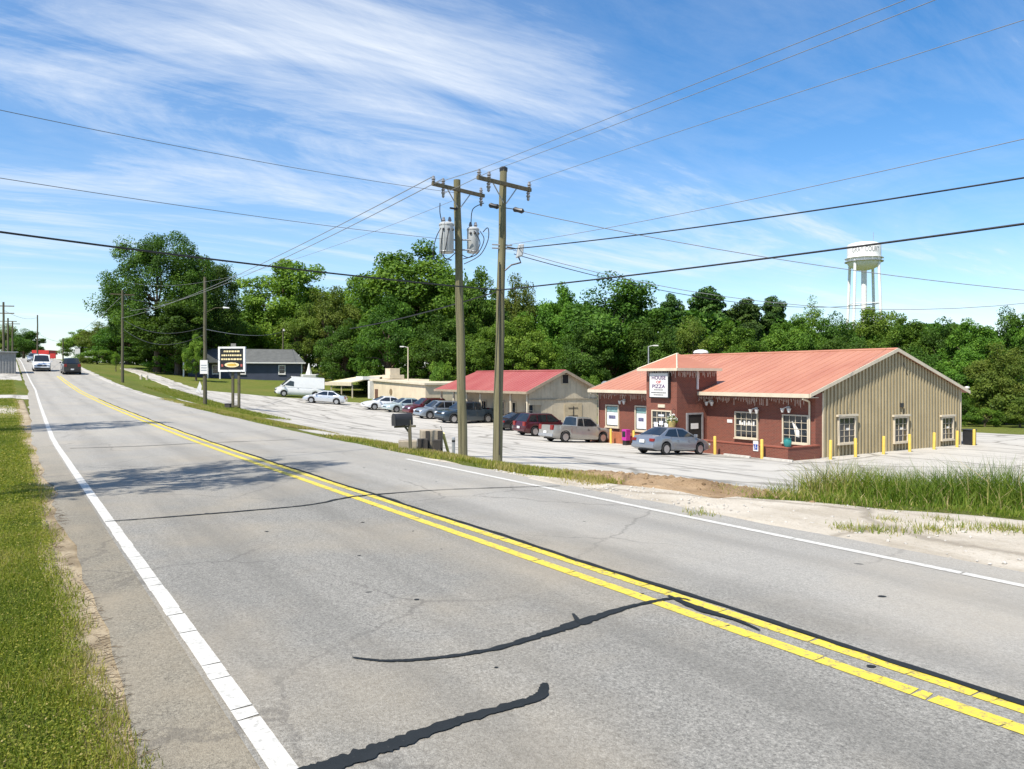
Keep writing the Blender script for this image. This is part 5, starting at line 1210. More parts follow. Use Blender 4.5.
wire('grey wire running from the left crossarm down towards the tall oak', eL[0], (farL.x, farL.y, 0), [(350, 224), (265, 260), (200, 292)], .016, WIREG)
wire('second grey wire running from the left crossarm towards the oak', eL[1], (farL.x + 1, farL.y, 0), [(350, 230), (280, 258), (210, 290)], .016, WIREG)
pL2 = px(452, 201, 26.9)
wire('thin grey wire from the left pole neck to the far roadside poles', pL2, (farL.x + .5, farL.y, 0), [(380, 232), (300, 256), (240, 275)], .008, WIREG)
lx = W(16, -9)
wire('upper grey wire crossing the sky from the left edge to the left pole', px(457, 193, 26.9), (lx.x, lx.y, 0), [(240, 158), (0, 110)], .008, WIREG)
wire('middle grey wire crossing the sky from the left edge', px(452, 240, 26.8), (lx.x + .3, lx.y - .5, 0), [(240, 214), (0, 178)], .008, WIREG)
wire('thick black cable from the left edge to the right pole', px(499, 290, 24.85), (lx.x - .2, lx.y - 1, 0), [(355, 276), (180, 255), (0, 232)], .022, WIREM)
rx = W(-14, 15)
wire('thick black cable from the right pole to the right edge', px(500, 290, 24.85), (rx.x, rx.y, 0), [(700, 267), (860, 246), (1024, 224)], .022, WIREM)
wire('black cable sagging from the right pole to the left behind the left pole', px(499, 291, 24.9), (px(350, 328, 40).x, 40, 0), [(430, 311), (365, 326)], .022, WIREM)
rb = W(2, 45)
wire('thin wire from the strain insulator sloping down to the right edge', px(524, 211.5, 24.8), (rb.x + 6, rb.y, 0), [(660, 238), (860, 272), (1024, 290)], .013, WIREG)
wire('twisted service cable rising from the lamp bracket to the right edge', px(512, 249, 25.1), (rx.x, rx.y - .5, 0), [(670, 231), (850, 205), (1024, 178)], .017, WIREM)
wire('thin pale wire rising from the right pole above the twisted cable', px(510, 244.5, 25.0), (rx.x, rx.y + .6, 0), [(670, 215), (850, 180), (1024, 138)], .008, WIREG)
hb = rest_pt(.1, 6.0, 5.4)
wire('black service drop from the right pole to the metal gable wall', px(514, 254, 25.0), hb, [(600, 276), (690, 296), (800, 307)], .014, WIREM)
wire('thin wire sagging behind the service drop past the water tower legs', px(513, 250, 25.1), (rb.x + 12, rb.y + 4, 0), [(640, 280), (820, 308), (1024, 303)], .011, WIREG)
# far poles: (u, v_top, v_base, Z, label, arm)
far = [(205, 277, 403, 62, 'wooden pole carrying a small white sign left of the black sign', 0), (122.5, 290, 382, 85, 'dark wooden roadside pole in front of the big oak', 1),
       (37.5, 315, 357, 150, 'slim dark pole above the oncoming white van', 0), (3.5, 302, 372, 96, 'tall dark pole with crossarms at the left edge', 2), (8, 318, 368, 118, 'second dark pole from the left edge', 1), (12.5, 321, 364, 135, 'third dark pole from the left edge', 1),
       (63, 338, 362, 175, 'short far pole right of the red sign', 0), (283, 328, 372, 132, 'wooden pole behind the blue house roof', 0), (333, 330, 377, 128, 'grey wooden pole among trees right of the blue house', 0)]
fp = {}
for u, v0, v1, Z, lab, arm in far:
    g_ = GZ(u, Z); b_ = px(u, v1, Z); b_.z = min(b_.z, g_.z) if abs(b_.z - g_.z) < 4 else b_.z; b_.z = g_.z; t_ = px(u, v0, Z)
    o, v_ = pole('roadside_pole', lab, b_, t_, .16, .11, POLED); fp[u] = t_
    for k in range(arm): crossarm(o, v_ + Vector((0, 0, -.5 - .9 * k)), 1.2, NV if u > 50 else Vector((1, .2, 0)), False)
    if u == 205:
        b = MB(); b.tube([v_ + Vector((0, 0, -2.9)), v_ + Vector((.9, -.2, -2.5)), v_ + Vector((1.7, -.3, -2.5))], .025, 6); b.build('lamp_arm', POLED, o)
        b = MB(); b.tube([v_ + Vector((1.6, -.3, -2.5)), v_ + Vector((2.1, -.4, -2.54))], [.09, .05], 8); b.build('lamp_head', TRANS, o)
        b = MB(); b.box(-.3, .3, -.25, -.2, 2.5, 3.6); sg2 = b.build('small_sign', WHITE, o); sg2.location = (0, 0, 0)
        sgz = px(204.5, 367, 62).z - b_.z; sg2.location = (0, 0, sgz - 3.05)
        b = MB(); [b.box(-.22, .22, -.262, -.252, z_, z_ + .08) for z_ in (2.75, 2.95, 3.15)]; b.build('print', M('print_grey', (.3, .33, .36), .6, .1, 4), sg2)
    if u in (283, 333):
        b = MB(); b.lathe([(.1, -.3), (.2, -.15), (.16, 0)], 10, 0, v_ + Vector((.3, -.4, -.3))); b.tube([v_ + Vector((0, 0, -.2)), v_ + Vector((.3, -.4, -.2))], .03, 5); b.build('yard_light', WHITE, o)
def span(label, a, c, sag, r, mat=WIREG):
    a = Vector(a); c = Vector(c); b = MB(); b.tube([a.lerp(c, q) - Vector((0, 0, 4 * sag * q * (1 - q))) for q in np.linspace(0, 1, 20)], r, 5); return tag(b.build('overhead_wire', mat), label, 'wire')
span('sagging wire between the sign pole and the oak pole, upper', fp[205] + Vector((0, 0, -1.0)), fp[122.5] + Vector((0, 0, -.6)), .9, .02, WIREM)
span('sagging wire between the sign pole and the oak pole, middle', fp[205] + Vector((0, 0, -4.0)), fp[122.5] + Vector((0, 0, -3.2)), 1.0, .025, WIREM)
span('lowest sagging wire between the sign pole and the oak pole', fp[205] + Vector((0, 0, -4.6)), fp[122.5] + Vector((0, 0, -4.2)), 1.3, .025, WIREM)
span('wire from the sign pole to the pole behind the blue house', fp[205] + Vector((0, 0, -4.2)), fp[283] + Vector((0, 0, -.6)), .6, .025, WIREG)
span('wire from the oak pole towards the crest of the road', fp[122.5] + Vector((0, 0, -.6)), fp[63] + Vector((0, 0, -.4)), .8, .02, WIREG)
span('wire from the left edge pole to the slim pole over the road', fp[3.5] + Vector((0, 0, -1)), fp[37.5] + Vector((0, 0, -.5)), .6, .02, WIREG)
span('wire crossing the road at the crest below the slim pole', fp[37.5] + Vector((0, 0, -3.5)), fp[63] + Vector((0, 0, -.8)), .5, .025, WIREG)
# lot lamp poles
for u, v0, Z, lab in ((408, 347, 96, 'white lamp post behind the beige store'), (648.5, 346, 80, 'grey lamp post behind the brick tower roof')):
    g_ = GZ(u, Z); t_ = px(u, v0, Z); h = t_.z - g_.z; o = thing('lamp_post', lab, 'lamp post', g_)
    b = MB(); b.tube([(0, 0, -.3), (0, 0, h)], [.09, .06], 8); b.build('post', GREYM if u > 500 else CREAM, o, True)
    sg3 = 1 if u > 500 else -1
    b = MB(); b.tube([(0, 0, h - .05), (sg3 * .5, 0, h + .05)], .03, 5); b.cbox((sg3 * .75, 0, h + .05), (.5, .22, .12)); b.build('lamp_head', WHITE, o)
# ------------------------------------------------------------------ signs, mailbox, roadside bits
g_ = GZ(237, 62); zb_ = px(237, 407, 62).z
bs = thing('roadside_sign', 'black roadside sign in a white frame on two posts', 'sign', g_, R(-8))
z0_ = px(233, 371.5, 62).z - g_.z; z1_ = px(233, 347, 62).z - g_.z; w_ = 28 / F * 62; xo = -4.3 / F * 62
for xx in (xo - .02, xo + .5): b = MB(); b.box(xx - .09, xx + .09, -.05, .1, -.4, z0_ + .6); b.build('post', POLED, bs)
b = MB(); b.box(xo - .1, xo + .6, -.1, -.052, .15, .3); b.build('cross_rail', POLED, bs)
b = MB(); b.box(xo - w_ / 2, xo + w_ / 2, -.18, -.06, z0_, z1_); b.build('panel', M('sign_black', (.015, .015, .017), .4, .2, 3), bs)
b = MB(); fwv = .13
b.box(xo - w_ / 2 - .02, xo - w_ / 2 + fwv, -.24, -.05, z0_ - .02, z1_ + .02); b.box(xo + w_ / 2 - fwv, xo + w_ / 2 + .02, -.24, -.05, z0_ - .02, z1_ + .02)
b.box(xo - w_ / 2 + fwv, xo + w_ / 2 - fwv, -.24, -.05, z1_ - fwv, z1_ + .02); b.box(xo - w_ / 2 + fwv, xo + w_ / 2 - fwv, -.24, -.05, z0_ - .02, z0_ + fwv); b.build('frame', WHITE2, bs)
CRM = M('sign_cream', (.74, .62, .34), .5, .1, 3); b = MB()
hh = z1_ - z0_
for fz, wd in ((.82, .62), (.66, .78), (.50, .80)):
    x = xo - wd * w_ / 2
    while x < xo + wd * w_ / 2 - .08:
        l = random.uniform(.10, .24); b.box(x, min(x + l, xo + wd * w_ / 2), -.19, -.181, z0_ + fz * hh - .065, z0_ + fz * hh + .065); x += l + .05
b.build('lettering', CRM, bs)
b = MB(); b.poly([(xo + .62 * math.cos(a), -.19, z0_ + .27 * hh + .2 * math.sin(a)) for a in np.linspace(0, 6.283, 24, endpoint=False)]); b.build('oval_emblem', CRM, bs)
b = MB(); b.poly([(xo + .42 * math.cos(a), -.196, z0_ + .27 * hh + .10 * math.sin(a)) for a in np.linspace(0, 6.283, 20, endpoint=False)]); b.build('emblem_centre', M('sign_gold', (.55, .36, .06), .5, .1, 3), bs)
b = MB(); [b.box(xo + sx * .82 - .08, xo + sx * .82 + .08, -.19, -.181, z0_ + .2 * hh, z0_ + .3 * hh) for sx in (-1, 1)]; b.build('side_marks', M('sign_mark_red', (.40, .10, .08), .5, .1, 3), bs)
o = thing('meter_box', 'small dark box on the grass left of the black sign posts', 'box', GZ(228, 61), R(-8)); b = MB(); b.box(-.22, .22, -.15, .15, -.05, .36); b.build('box_body', M('dark_box', (.05, .045, .04), .7, .2, 4), o, bevel=.02); b = MB(); b.box(-.24, .24, -.17, .17, .362, .4); b.build('lid', BLACKM, o)
# mailbox
mb_ = px(410.5, 448, 21.0); mb_.z = Hxy(mb_.x, mb_.y)
mo = thing('mailbox', 'large black mailbox on a dark post at the road edge', 'mailbox', mb_, 0)
k1 = 21.0 / F
b = MB(); b.slab([(-.05, -.05, -.3), (.05, -.05, -.3), (.05, .05, -.3), (-.05, .05, -.3)], (0, 0, 1.22)); b.tube([(-.02, 0, .55), (-.28, -.05, .9)], .035, 5); b.build('post', POLED, mo)
ztop = (448 - 406) * k1; arch = [(.165 * math.cos(a), .165 * math.sin(a)) for a in np.linspace(0, math.pi, 11)]
b = MB(); ax_ = Vector((math.cos(R(-150)), math.sin(R(-150)), 0)); sd3 = Vector((-ax_.y, ax_.x, 0)); c_ = Vector((-.22, 0, .90))
prof = [(.165, -.13)] + [(x, z + .06) for x, z in arch] + [(-.165, -.13)]
b.slab([c_ + sd3 * x + Vector((0, 0, z)) - ax_ * .29 for x, z in prof], ax_ * .58); b.build('box_body', BLACKM, mo)
b = MB(); b.slab([c_ + sd3 * x * 1.05 + Vector((0, 0, z * 1.04)) + ax_ * .292 for x, z in prof], ax_ * .03); b.build('box_door', BLACKM, mo)
b = MB(); p_ = c_ + sd3 * -.2; b.slab([p_ + ax_ * .0, p_ + ax_ * .05, p_ + ax_ * .05 + Vector((0, 0, .2)), p_ + Vector((0, 0, .2))], sd3 * -.01); b.build('flag', M('flag_red', (.3, .03, .02), .5, .1, 3), mo)
b = MB(); b.box(-.5, .2, -.04, .04, .70, .76); b.build('arm', POLED, mo); mo.scale = (.84, .84, .92); mo.rotation_euler = (0, R(-2), 0)
# stacked old concrete blocks by the mailbox
def blk(u0, u1, v0, v1, Z, label, mat=CONCB, dep=.5):
    a_ = px(u0, v1, Z); c2 = px(u1, v0, Z); gz_ = min(Hxy(a_.x, a_.y), Hxy(c2.x, c2.y)) - .1
    o = thing('concrete_block', label, 'block', ((a_.x + c2.x) / 2, Z, gz_), R(random.uniform(4, 14)), 'old concrete blocks beside the mailbox')
    w2 = (c2.x - a_.x) / 2; b = MB(); b.box(-w2, w2, 0, dep, 0, c2.z - gz_); b.build('block', mat, o, bevel=.02); return o, w2, c2.z - gz_
DKB = M('block_dark', (.05, .045, .04), .95, .3, 3, bump=.5, bs=15)  # near-black tone for the streaks and the small front blocks
blk(398.5, 417, 441, 449, 22.0, 'low broad concrete block left behind the mailbox post', CONCB, .5)
o, w2, h2 = blk(421.5, 443, 430.5, 451, 23.0, 'tallest concrete block, with dark upright streaks', CONCB, .6)
b = MB(); b.box(-w2 + .12, -w2 + .24, -.02, -.001, .02, h2 - .01); b.box(w2 - .16, w2 - .02, -.02, -.001, .02, h2 - .01); b.build('dark_streak', DKB, o)
blk(417.5, 428, 439, 450, 22.7, 'dark concrete block stepped left of the tallest one', DKB, .25)
blk(433, 441, 440, 452, 22.7, 'dark concrete block in front of the tallest one', DKB, .2)
g_ = px(453.5, 456, 24.6); g_.z = Hxy(g_.x, g_.y); o = thing('marker_post', 'short grey marker post left of the left utility pole', 'post', g_); b = MB(); b.lathe([(.05, -.3), (.05, .5), (.055, .52), (.05, .58), (.02, .6)], 8); b.build('post', GREYM, o); b = MB(); b.lathe([(.056, .44), (.056, .5)], 8); b.build('band', BLACKM, o)
g_ = px(450, 452, 24.4); a_ = px(450, 451, 24.4); a_.z = Hxy(a_.x, a_.y); c2 = px(443, 433.5, 23.6)
o = thing('guy_guard', 'slanting pale yellow guy wire guard beside the concrete blocks', 'guard', a_); b = MB(); q = c2 - a_; b.tube([Vector((0, 0, -.1)), q], [.05, .05], 8); b.build('guard_tube', M('guard_yellow', (.60, .55, .22), .6, .1, 4), o); b = MB(); b.tube([q, q * 1.35], .012, 5); b.build('guy_wire', GREYM, o)
# yard bits
for u, v, Z, lab in ((141, 377, 103, 'left one of two small white stub posts on the verge'), (147, 377, 103, 'right one of two small white stub posts on the verge')):
    o = thing('stub_post', lab, 'post', GZ(u, Z)); b = MB(); b.lathe([(.16, -.2), (.16, .55), (.12, .62)], 8); b.build('post', CREAM, o); b = MB(); b.lathe([(.165, .42), (.165, .5)], 8); b.build('band', WHITE, o)
g_ = GZ(199, 84); o = thing('yard_sign', 'white leaning yard sign on the lawn left of the sign pole', 'sign', g_, R(15)); b = MB(); b.slab([(-.5, 0, .2), (.25, 0, .2), (.4, 0, 1.1), (.1, 0, 1.8), (-.15, 0, 1.1)], (0, .06, 0)); b.build('board', WHITE, o); b = MB(); [b.tube([(x, .03, -.2), (x, .03, .4)], .03, 5) for x in (-.3, .2)]; b.build('stakes', GREYM, o); o.scale = (.7, .7, .75)
g_ = px(309, 376, 126); g_.z = Hxy(g_.x, g_.y); o = thing('covered_boat', 'white covered boat with pointed cover right of the blue house', 'boat', g_, R(30))
b = MB(); b.slab([(-1.2, -.6, .5), (1.0, -.6, .5), (1.7, 0, .6), (1.0, .6, .5), (-1.2, .6, .5)], (0, 0, .7)); b.build('hull', WHITE2, o, bevel=.08)
b = MB(); b.lathe([(.55, 1.2), (.3, 2.0), (.08, 3.0)], 8); b.build('mast_cover', WHITE2, o); b = MB(); b.box(-1.0, .9, -.35, .35, .1, .5); b.build('trailer', BLACKM, o)
g_ = GZ(77.5, 150); o = thing('route_sign', 'small white route sign on a post at the far right roadside', 'sign', g_, R(20)); b = MB(); b.box(-.05, .05, -.05, .05, -.3, 2.1); b.build('post', GREYM, o); b = MB(); b.box(-.45, .45, -.08, -.052, 1.4, 2.6); b.build('plate', WHITE, o)
# ------------------------------------------------------------------ water tower
wz = 245.0; wc = px(864, 377, wz); k1 = wz / F
base_z = -3.0; zt = CH + (HV - 241) * k1; zb_ = CH + (HV - 262) * k1; rr = 15.7 * k1
wt = thing('water_tower', 'tall white water tower above the trees with GRAY COURT lettering', 'water tower', (wc.x, wc.y, base_z), 0)
Zt, Zb = zt - base_z, zb_ - base_z; Zd = CH + (HV - 270.5) * k1 - base_z
b = MB(); prof = [(.3, Zd)] + [(rr * math.sin(a), Zb - (Zb - Zd) * math.cos(a)) for a in np.linspace(.25, math.pi / 2, 8)] + [(rr, Zt - 1.5)] + [(rr * math.cos(a), Zt - 1.5 + 1.1 * math.sin(a)) for a in np.linspace(.2, 1.5, 7)]
b.lathe(prof, 40); tk = b.build('tank', WHITE2, wt, True)
b = MB(); b.lathe([(rr, Zb - .05), (rr + .75, Zb - .05), (rr + .75, Zb + .1), (rr, Zb + .1)], 40); cw = b.build('catwalk', GREYM, wt)
b = MB()
for k in range(16): a = k * math.pi / 8; b.tube([((rr + .7) * math.cos(a), (rr + .7) * math.sin(a), Zb + .1), ((rr + .7) * math.cos(a), (rr + .7) * math.sin(a), Zb + 1.1)], .03, 4)
b.lathe([(rr + .68, Zb + 1.06), (rr + .74, Zb + 1.06), (rr + .74, Zb + 1.12), (rr + .68, Zb + 1.12)], 40); b.build('railing', WHITE2, cw)
b = MB(); b.tube([(0, 0, -1), (0, 0, Zd + .4)], [.95, .85], 14); b.build('riser', WHITE2, wt, True)
for k in range(4):
    a = R(-146 + 90 * k) ; c_, s_ = math.cos(a), math.sin(a)
    b = MB(); b.tube([(c_ * (rr + 1.6), s_ * (rr + 1.6), -1), (c_ * (rr - .15), s_ * (rr - .15), Zb + 1.0)], [.5, .44], 10); b.build('leg', WHITE2, wt, True)
for zq in (Zb * .36, Zb * .68):
    b = MB(); q = [((rr + 1.6 - 1.75 * zq / Zb) * math.cos(R(-146 + 90 * k)), (rr + 1.6 - 1.75 * zq / Zb) * math.sin(R(-146 + 90 * k)), zq) for k in range(5)]
    for p0, p1 in zip(q, q[1:]): b.tube([p0, p1], .14, 6)
    b.build('strut', WHITE2, wt)
b = MB(); b.tube([(rr * .6, 0, Zt - .5), (rr * .6, 0, Zt + 2.8)], .07, 5); b.build('antenna', GREYM, wt)
lt = text_mesh('GRAY COURT', 2.3, M('faded_lettering', (.22, .23, .25), .6, .15, .5), 'lettering', .02, rr * 1.75)
facing = math.atan2(-wc.y, -wc.x) + R(7)
for v in lt.data.vertices:
    a = facing + v.co.x / rr; r_ = rr + .03 + v.co.y * -1; v.co = Vector((r_ * math.cos(a), r_ * math.sin(a), v.co.z + Zb + (Zt - Zb) * .50))
lt.parent = tk

# ------------------------------------------------------------------ trees
def tree_proto(name, lobes, nclump, per, cr, leaf, lmat, seed, trunk_r=.28, trunk_h=3.0, flat=.75, shell=.55, up=.5):
    g_ = np.random.default_rng(seed); vol = np.array([l[3] * l[4] * l[5] for l in lobes]) ** (2 / 3); pr = vol / vol.sum(); C = []; Rr = []
    while len(C) < nclump:
        l = lobes[g_.choice(len(lobes), p=pr)]; d_ = g_.normal(size=3); d_ /= np.linalg.norm(d_)
        if d_[2] < -.55 and g_.random() < .6: continue
        r_ = shell + (1 - shell) * g_.random() ** .6; C.append(np.array(l[:3]) + d_ * r_ * np.array(l[3:6])); Rr.append(cr * g_.uniform(.65, 1.3))
    C = np.array(C); Rr = np.array(Rr); n = nclump * per
    ci = np.repeat(np.arange(nclump), per); d_ = g_.normal(size=(n, 3)); d_ /= np.linalg.norm(d_, axis=1)[:, None]
    P = C[ci] + d_ * (Rr[ci] * g_.uniform(.15, 1, n) ** .5)[:, None] * np.array([1, 1, flat])
    ctr = np.array(lobes)[:, :3].mean(0); outv = P - ctr; outv /= np.linalg.norm(outv, axis=1)[:, None] + 1e-6
    nv = g_.normal(size=(n, 3)) * .75 + outv * .45 + d_ * .5 + np.array([0, 0, up]); nv /= np.linalg.norm(nv, axis=1)[:, None]
    a_ = np.cross(nv, g_.normal(size=(n, 3))); a_ /= np.linalg.norm(a_, axis=1)[:, None]; b_ = np.cross(nv, a_)
    sz = leaf * g_.uniform(.6, 1.35, n)[:, None]
    V = np.stack([P - a_ * sz, P - b_ * sz * .55, P + a_ * sz, P + b_ * sz * .55], 1).reshape(-1, 3)
    tn = np.clip(.45 + (g_.normal(0, .22, nclump))[ci] + g_.normal(0, .16, n), 0, 1)
    root = bpy.data.objects.new(name, None); COL.objects.link(root)
    npmesh('crown', V, np.arange(4 * n).reshape(n, 4), lmat, root, np.repeat(tn, 4))
    b = MB(); zc_ = ctr[2]; b.tube([(0, 0, -.4), (.05, 0, trunk_h * .5), (-.05, .08, trunk_h), (0, 0, max(trunk_h + .6, zc_))], [trunk_r * 1.35, trunk_r, trunk_r * .85, trunk_r * .45], 9)
    for k in g_.choice(nclump, min(nclump, 22), replace=False):
        c_ = C[k]; st = Vector((0, 0, trunk_h * .75 + g_.random() * max(.3, (zc_ - trunk_h * .8)))); e = Vector(c_); m_ = st.lerp(e, .5) + Vector((g_.normal() * .2, g_.normal() * .2, .25)); b.tube([st, m_, e], [trunk_r * .38, trunk_r * .22, trunk_r * .07], 5)
    b.build('trunk', BARK, root, True); return root
rs = lambda g, k: [(g.uniform(-1, 1) * k[0], g.uniform(-1, 1) * k[1], k[2] + g.uniform(-1, 1) * k[3], *(g.uniform(k[4], k[5]) * np.array([1, 1, .85]))) for _ in range(k[6])]
gg = np.random.default_rng(11)
PROTO = {}
def proto(key, **k): PROTO[key] = [tree_proto('broadleaf_tree', **k), False]
base_l = [(0, 0, 5.4, 2.7, 2.7, 2.9), (1.6, .4, 2.9, 2.0, 2.0, 1.5), (-1.5, -.6, 2.7, 2.0, 2.0, 1.5), (0, 0, 7.6, 1.8, 1.8, 1.6)]
proto('b1', lobes=base_l + rs(gg, (2.2, 2.2, 5.6, 2.0, 1.5, 2.2, 7)), nclump=125, per=270, cr=.85, leaf=.105, lmat=LEAF_MID, seed=1, trunk_h=2.0)
proto('b2', lobes=base_l + rs(gg, (2.0, 2.0, 5.2, 2.4, 1.4, 2.1, 8)), nclump=125, per=270, cr=.8, leaf=.105, lmat=LEAF_DARK, seed=2, trunk_h=2.0)
proto('b3', lobes=base_l + rs(gg, (1.9, 1.9, 5.9, 2.2, 1.3, 2.0, 8)), nclump=120, per=270, cr=.8, leaf=.102, lmat=LEAF_LIGHT, seed=3, trunk_h=2.2)
proto('b4', lobes=base_l + rs(gg, (2.1, 2.1, 5.4, 2.3, 1.3, 2.0, 8)), nclump=110, per=240, cr=.8, leaf=.10, lmat=LEAF_OLIVE, seed=4, trunk_h=2.2)
proto('oak', lobes=[(0, 0, 5.8, 3.0, 3.0, 2.7), (-2.6, .3, 5.2, 1.9, 1.9, 1.7), (2.3, -.3, 4.8, 2.0, 2.0, 1.9), (.6, .5, 8.0, 2.0, 2.0, 1.7), (-1.6, -.6, 7.3, 1.7, 1.7, 1.5), (2.6, .4, 6.8, 1.5, 1.5, 1.4), (-3.6, 0, 4.4, 1.1, 1.1, .9), (3.0, -.4, 3.2, 1.3, 1.3, 1.1), (-.8, -1.2, 3.4, 1.9, 1.7, 1.3), (1.2, 0, 2.6, 1.9, 1.9, 1.2), (-2.2, .3, 2.8, 1.4, 1.4, 1.2)], nclump=300, per=240, cr=.75, leaf=.075, lmat=LEAF_DARK, seed=5, trunk_r=.26, trunk_h=2.0, shell=.55)
proto('sparse', lobes=[(0, 0, 5.6, 3.2, 3.2, 2.6), (2.4, 0, 5.0, 1.6, 1.6, 1.4), (-2.4, .5, 5.4, 1.6, 1.6, 1.4)], nclump=60, per=110, cr=.6, leaf=.085, lmat=LEAF_MID, seed=15, trunk_r=.2, trunk_h=3.0)
proto('pine', lobes=[(0, 0, 8.2, 1.4, 1.4, 1.3), (.6, .3, 6.8, 1.9, 1.9, 1.0), (-.7, -.2, 5.6, 2.1, 2.1, .9), (.4, -.5, 4.4, 2.0, 2.0, .8), (0, 0, 6.2, 1.6, 1.6, 2.4)], nclump=125, per=270, cr=.6, leaf=.11, lmat=LEAF_PINE, seed=6, trunk_r=.2, trunk_h=4.2, flat=.55)
proto('thin', lobes=[(0, 0, 6, 1.3, 1.3, 3.4), (.3, 0, 8.4, .8, .8, 1.3)], nclump=42, per=110, cr=.6, leaf=.10, lmat=LEAF_LIGHT, seed=7, trunk_r=.14, trunk_h=3.5, flat=1.2)
proto('shrub', lobes=[(0, 0, 1.6, 2.4, 2.0, 1.5), (1.6, .3, 1.2, 1.6, 1.5, 1.1), (-1.7, -.2, 1.1, 1.5, 1.4, 1.0), (.4, -.4, 2.6, 1.3, 1.3, 1.0)], nclump=60, per=150, cr=.6, leaf=.10, lmat=LEAF_MID, seed=8, trunk_r=.12, trunk_h=.6)
proto('shrub2', lobes=[(0, 0, 1.7, 2.2, 2.0, 1.6), (1.2, .5, 2.4, 1.4, 1.5, 1.3), (-1.3, -.2, 1.3, 1.6, 1.4, 1.2)], nclump=55, per=150, cr=.6, leaf=.10, lmat=LEAF_OLIVE, seed=9, trunk_r=.12, trunk_h=.6)
DIM = {}
for k, (r_, _) in PROTO.items():
    me = [c for c in r_.children if c.name.startswith('crown')][0].data; cc = np.empty(len(me.vertices) * 3, np.float32); me.vertices.foreach_get('co', cc); cc = cc.reshape(-1, 3)
    DIM[k] = (np.percentile(cc[:, 2], 99.7), np.percentile(cc[:, 0], 99.3) - np.percentile(cc[:, 0], .7))
FOREST = 'woodland trees behind the buildings'
def plant(key, u, vtop, Z, wpx, label, rot=None, group=None, name=None, cat='tree', base=None):
    r_, used = PROTO[key]
    if not used: o = r_; PROTO[key][1] = True
    else: o = copy_tree(r_)
    g_ = GZ(u, Z) if base is None else base; h = CH + (HV - vtop) / F * Z - g_.z; w = wpx / F * Z
    sz = h / DIM[key][0]; sx = w / DIM[key][1]
    o.location = g_; o.scale = (sx, sx, sz); o.rotation_euler = (0, 0, random.uniform(0, 6.28) if rot is None else rot)
    o.name = name or {'pine': 'pine_tree', 'oak': 'oak_tree', 'thin': 'slender_tree', 'shrub': 'shrub', 'shrub2': 'shrub'}.get(key, 'broadleaf_tree'); tag(o, label, cat, group)
    return o
plant('oak', 157, 233, 128, 106, 'huge dark oak tree towering over the left roadside', 0.1)
plant('oak', 212, 259, 136, 78, 'rounded dark oak joined to the right side of the huge oak', 2.2)
plant('b2', 178, 300, 124, 80, 'dark lower tree under the huge oak crown')
plant('b4', 104, 323, 170, 44, 'olive rounded tree left of the huge oak')
plant('b3', 82, 330, 185, 36, 'bright green rounded tree at the far right roadside')
plant('shrub', 97, 350, 150, 46, 'dark green hedge shrub below the olive tree', None, None, None, 'shrub')
plant('shrub2', 84, 356, 140, 12, 'small yellowish shrub near the route sign', None, None, None, 'shrub')
plant('thin', 116, 352, 118, 9, 'small young tree on the lawn left of the oak pole')
plant('b2', 24, 330, 215, 34, 'hazy dark tree beyond the left poles')
plant('b4', 9, 325, 235, 36, 'grey green tree at the far left edge')
plant('b1', 215, 305, 158, 80, 'green tree behind the rounded dark oak')
plant('b2', 128, 318, 165, 60, 'dark tree behind the trunk of the huge oak')
plant('b2', 160, 340, 140, 70, 'dark shaded tree low behind the huge oak')
plant('shrub', 165, 356, 128, 50, 'dark shrub at the foot of the huge oak', None, None, None, 'shrub')
plant('b3', 196, 335, 112, 20, 'small bright green tree in front of the oak shade')
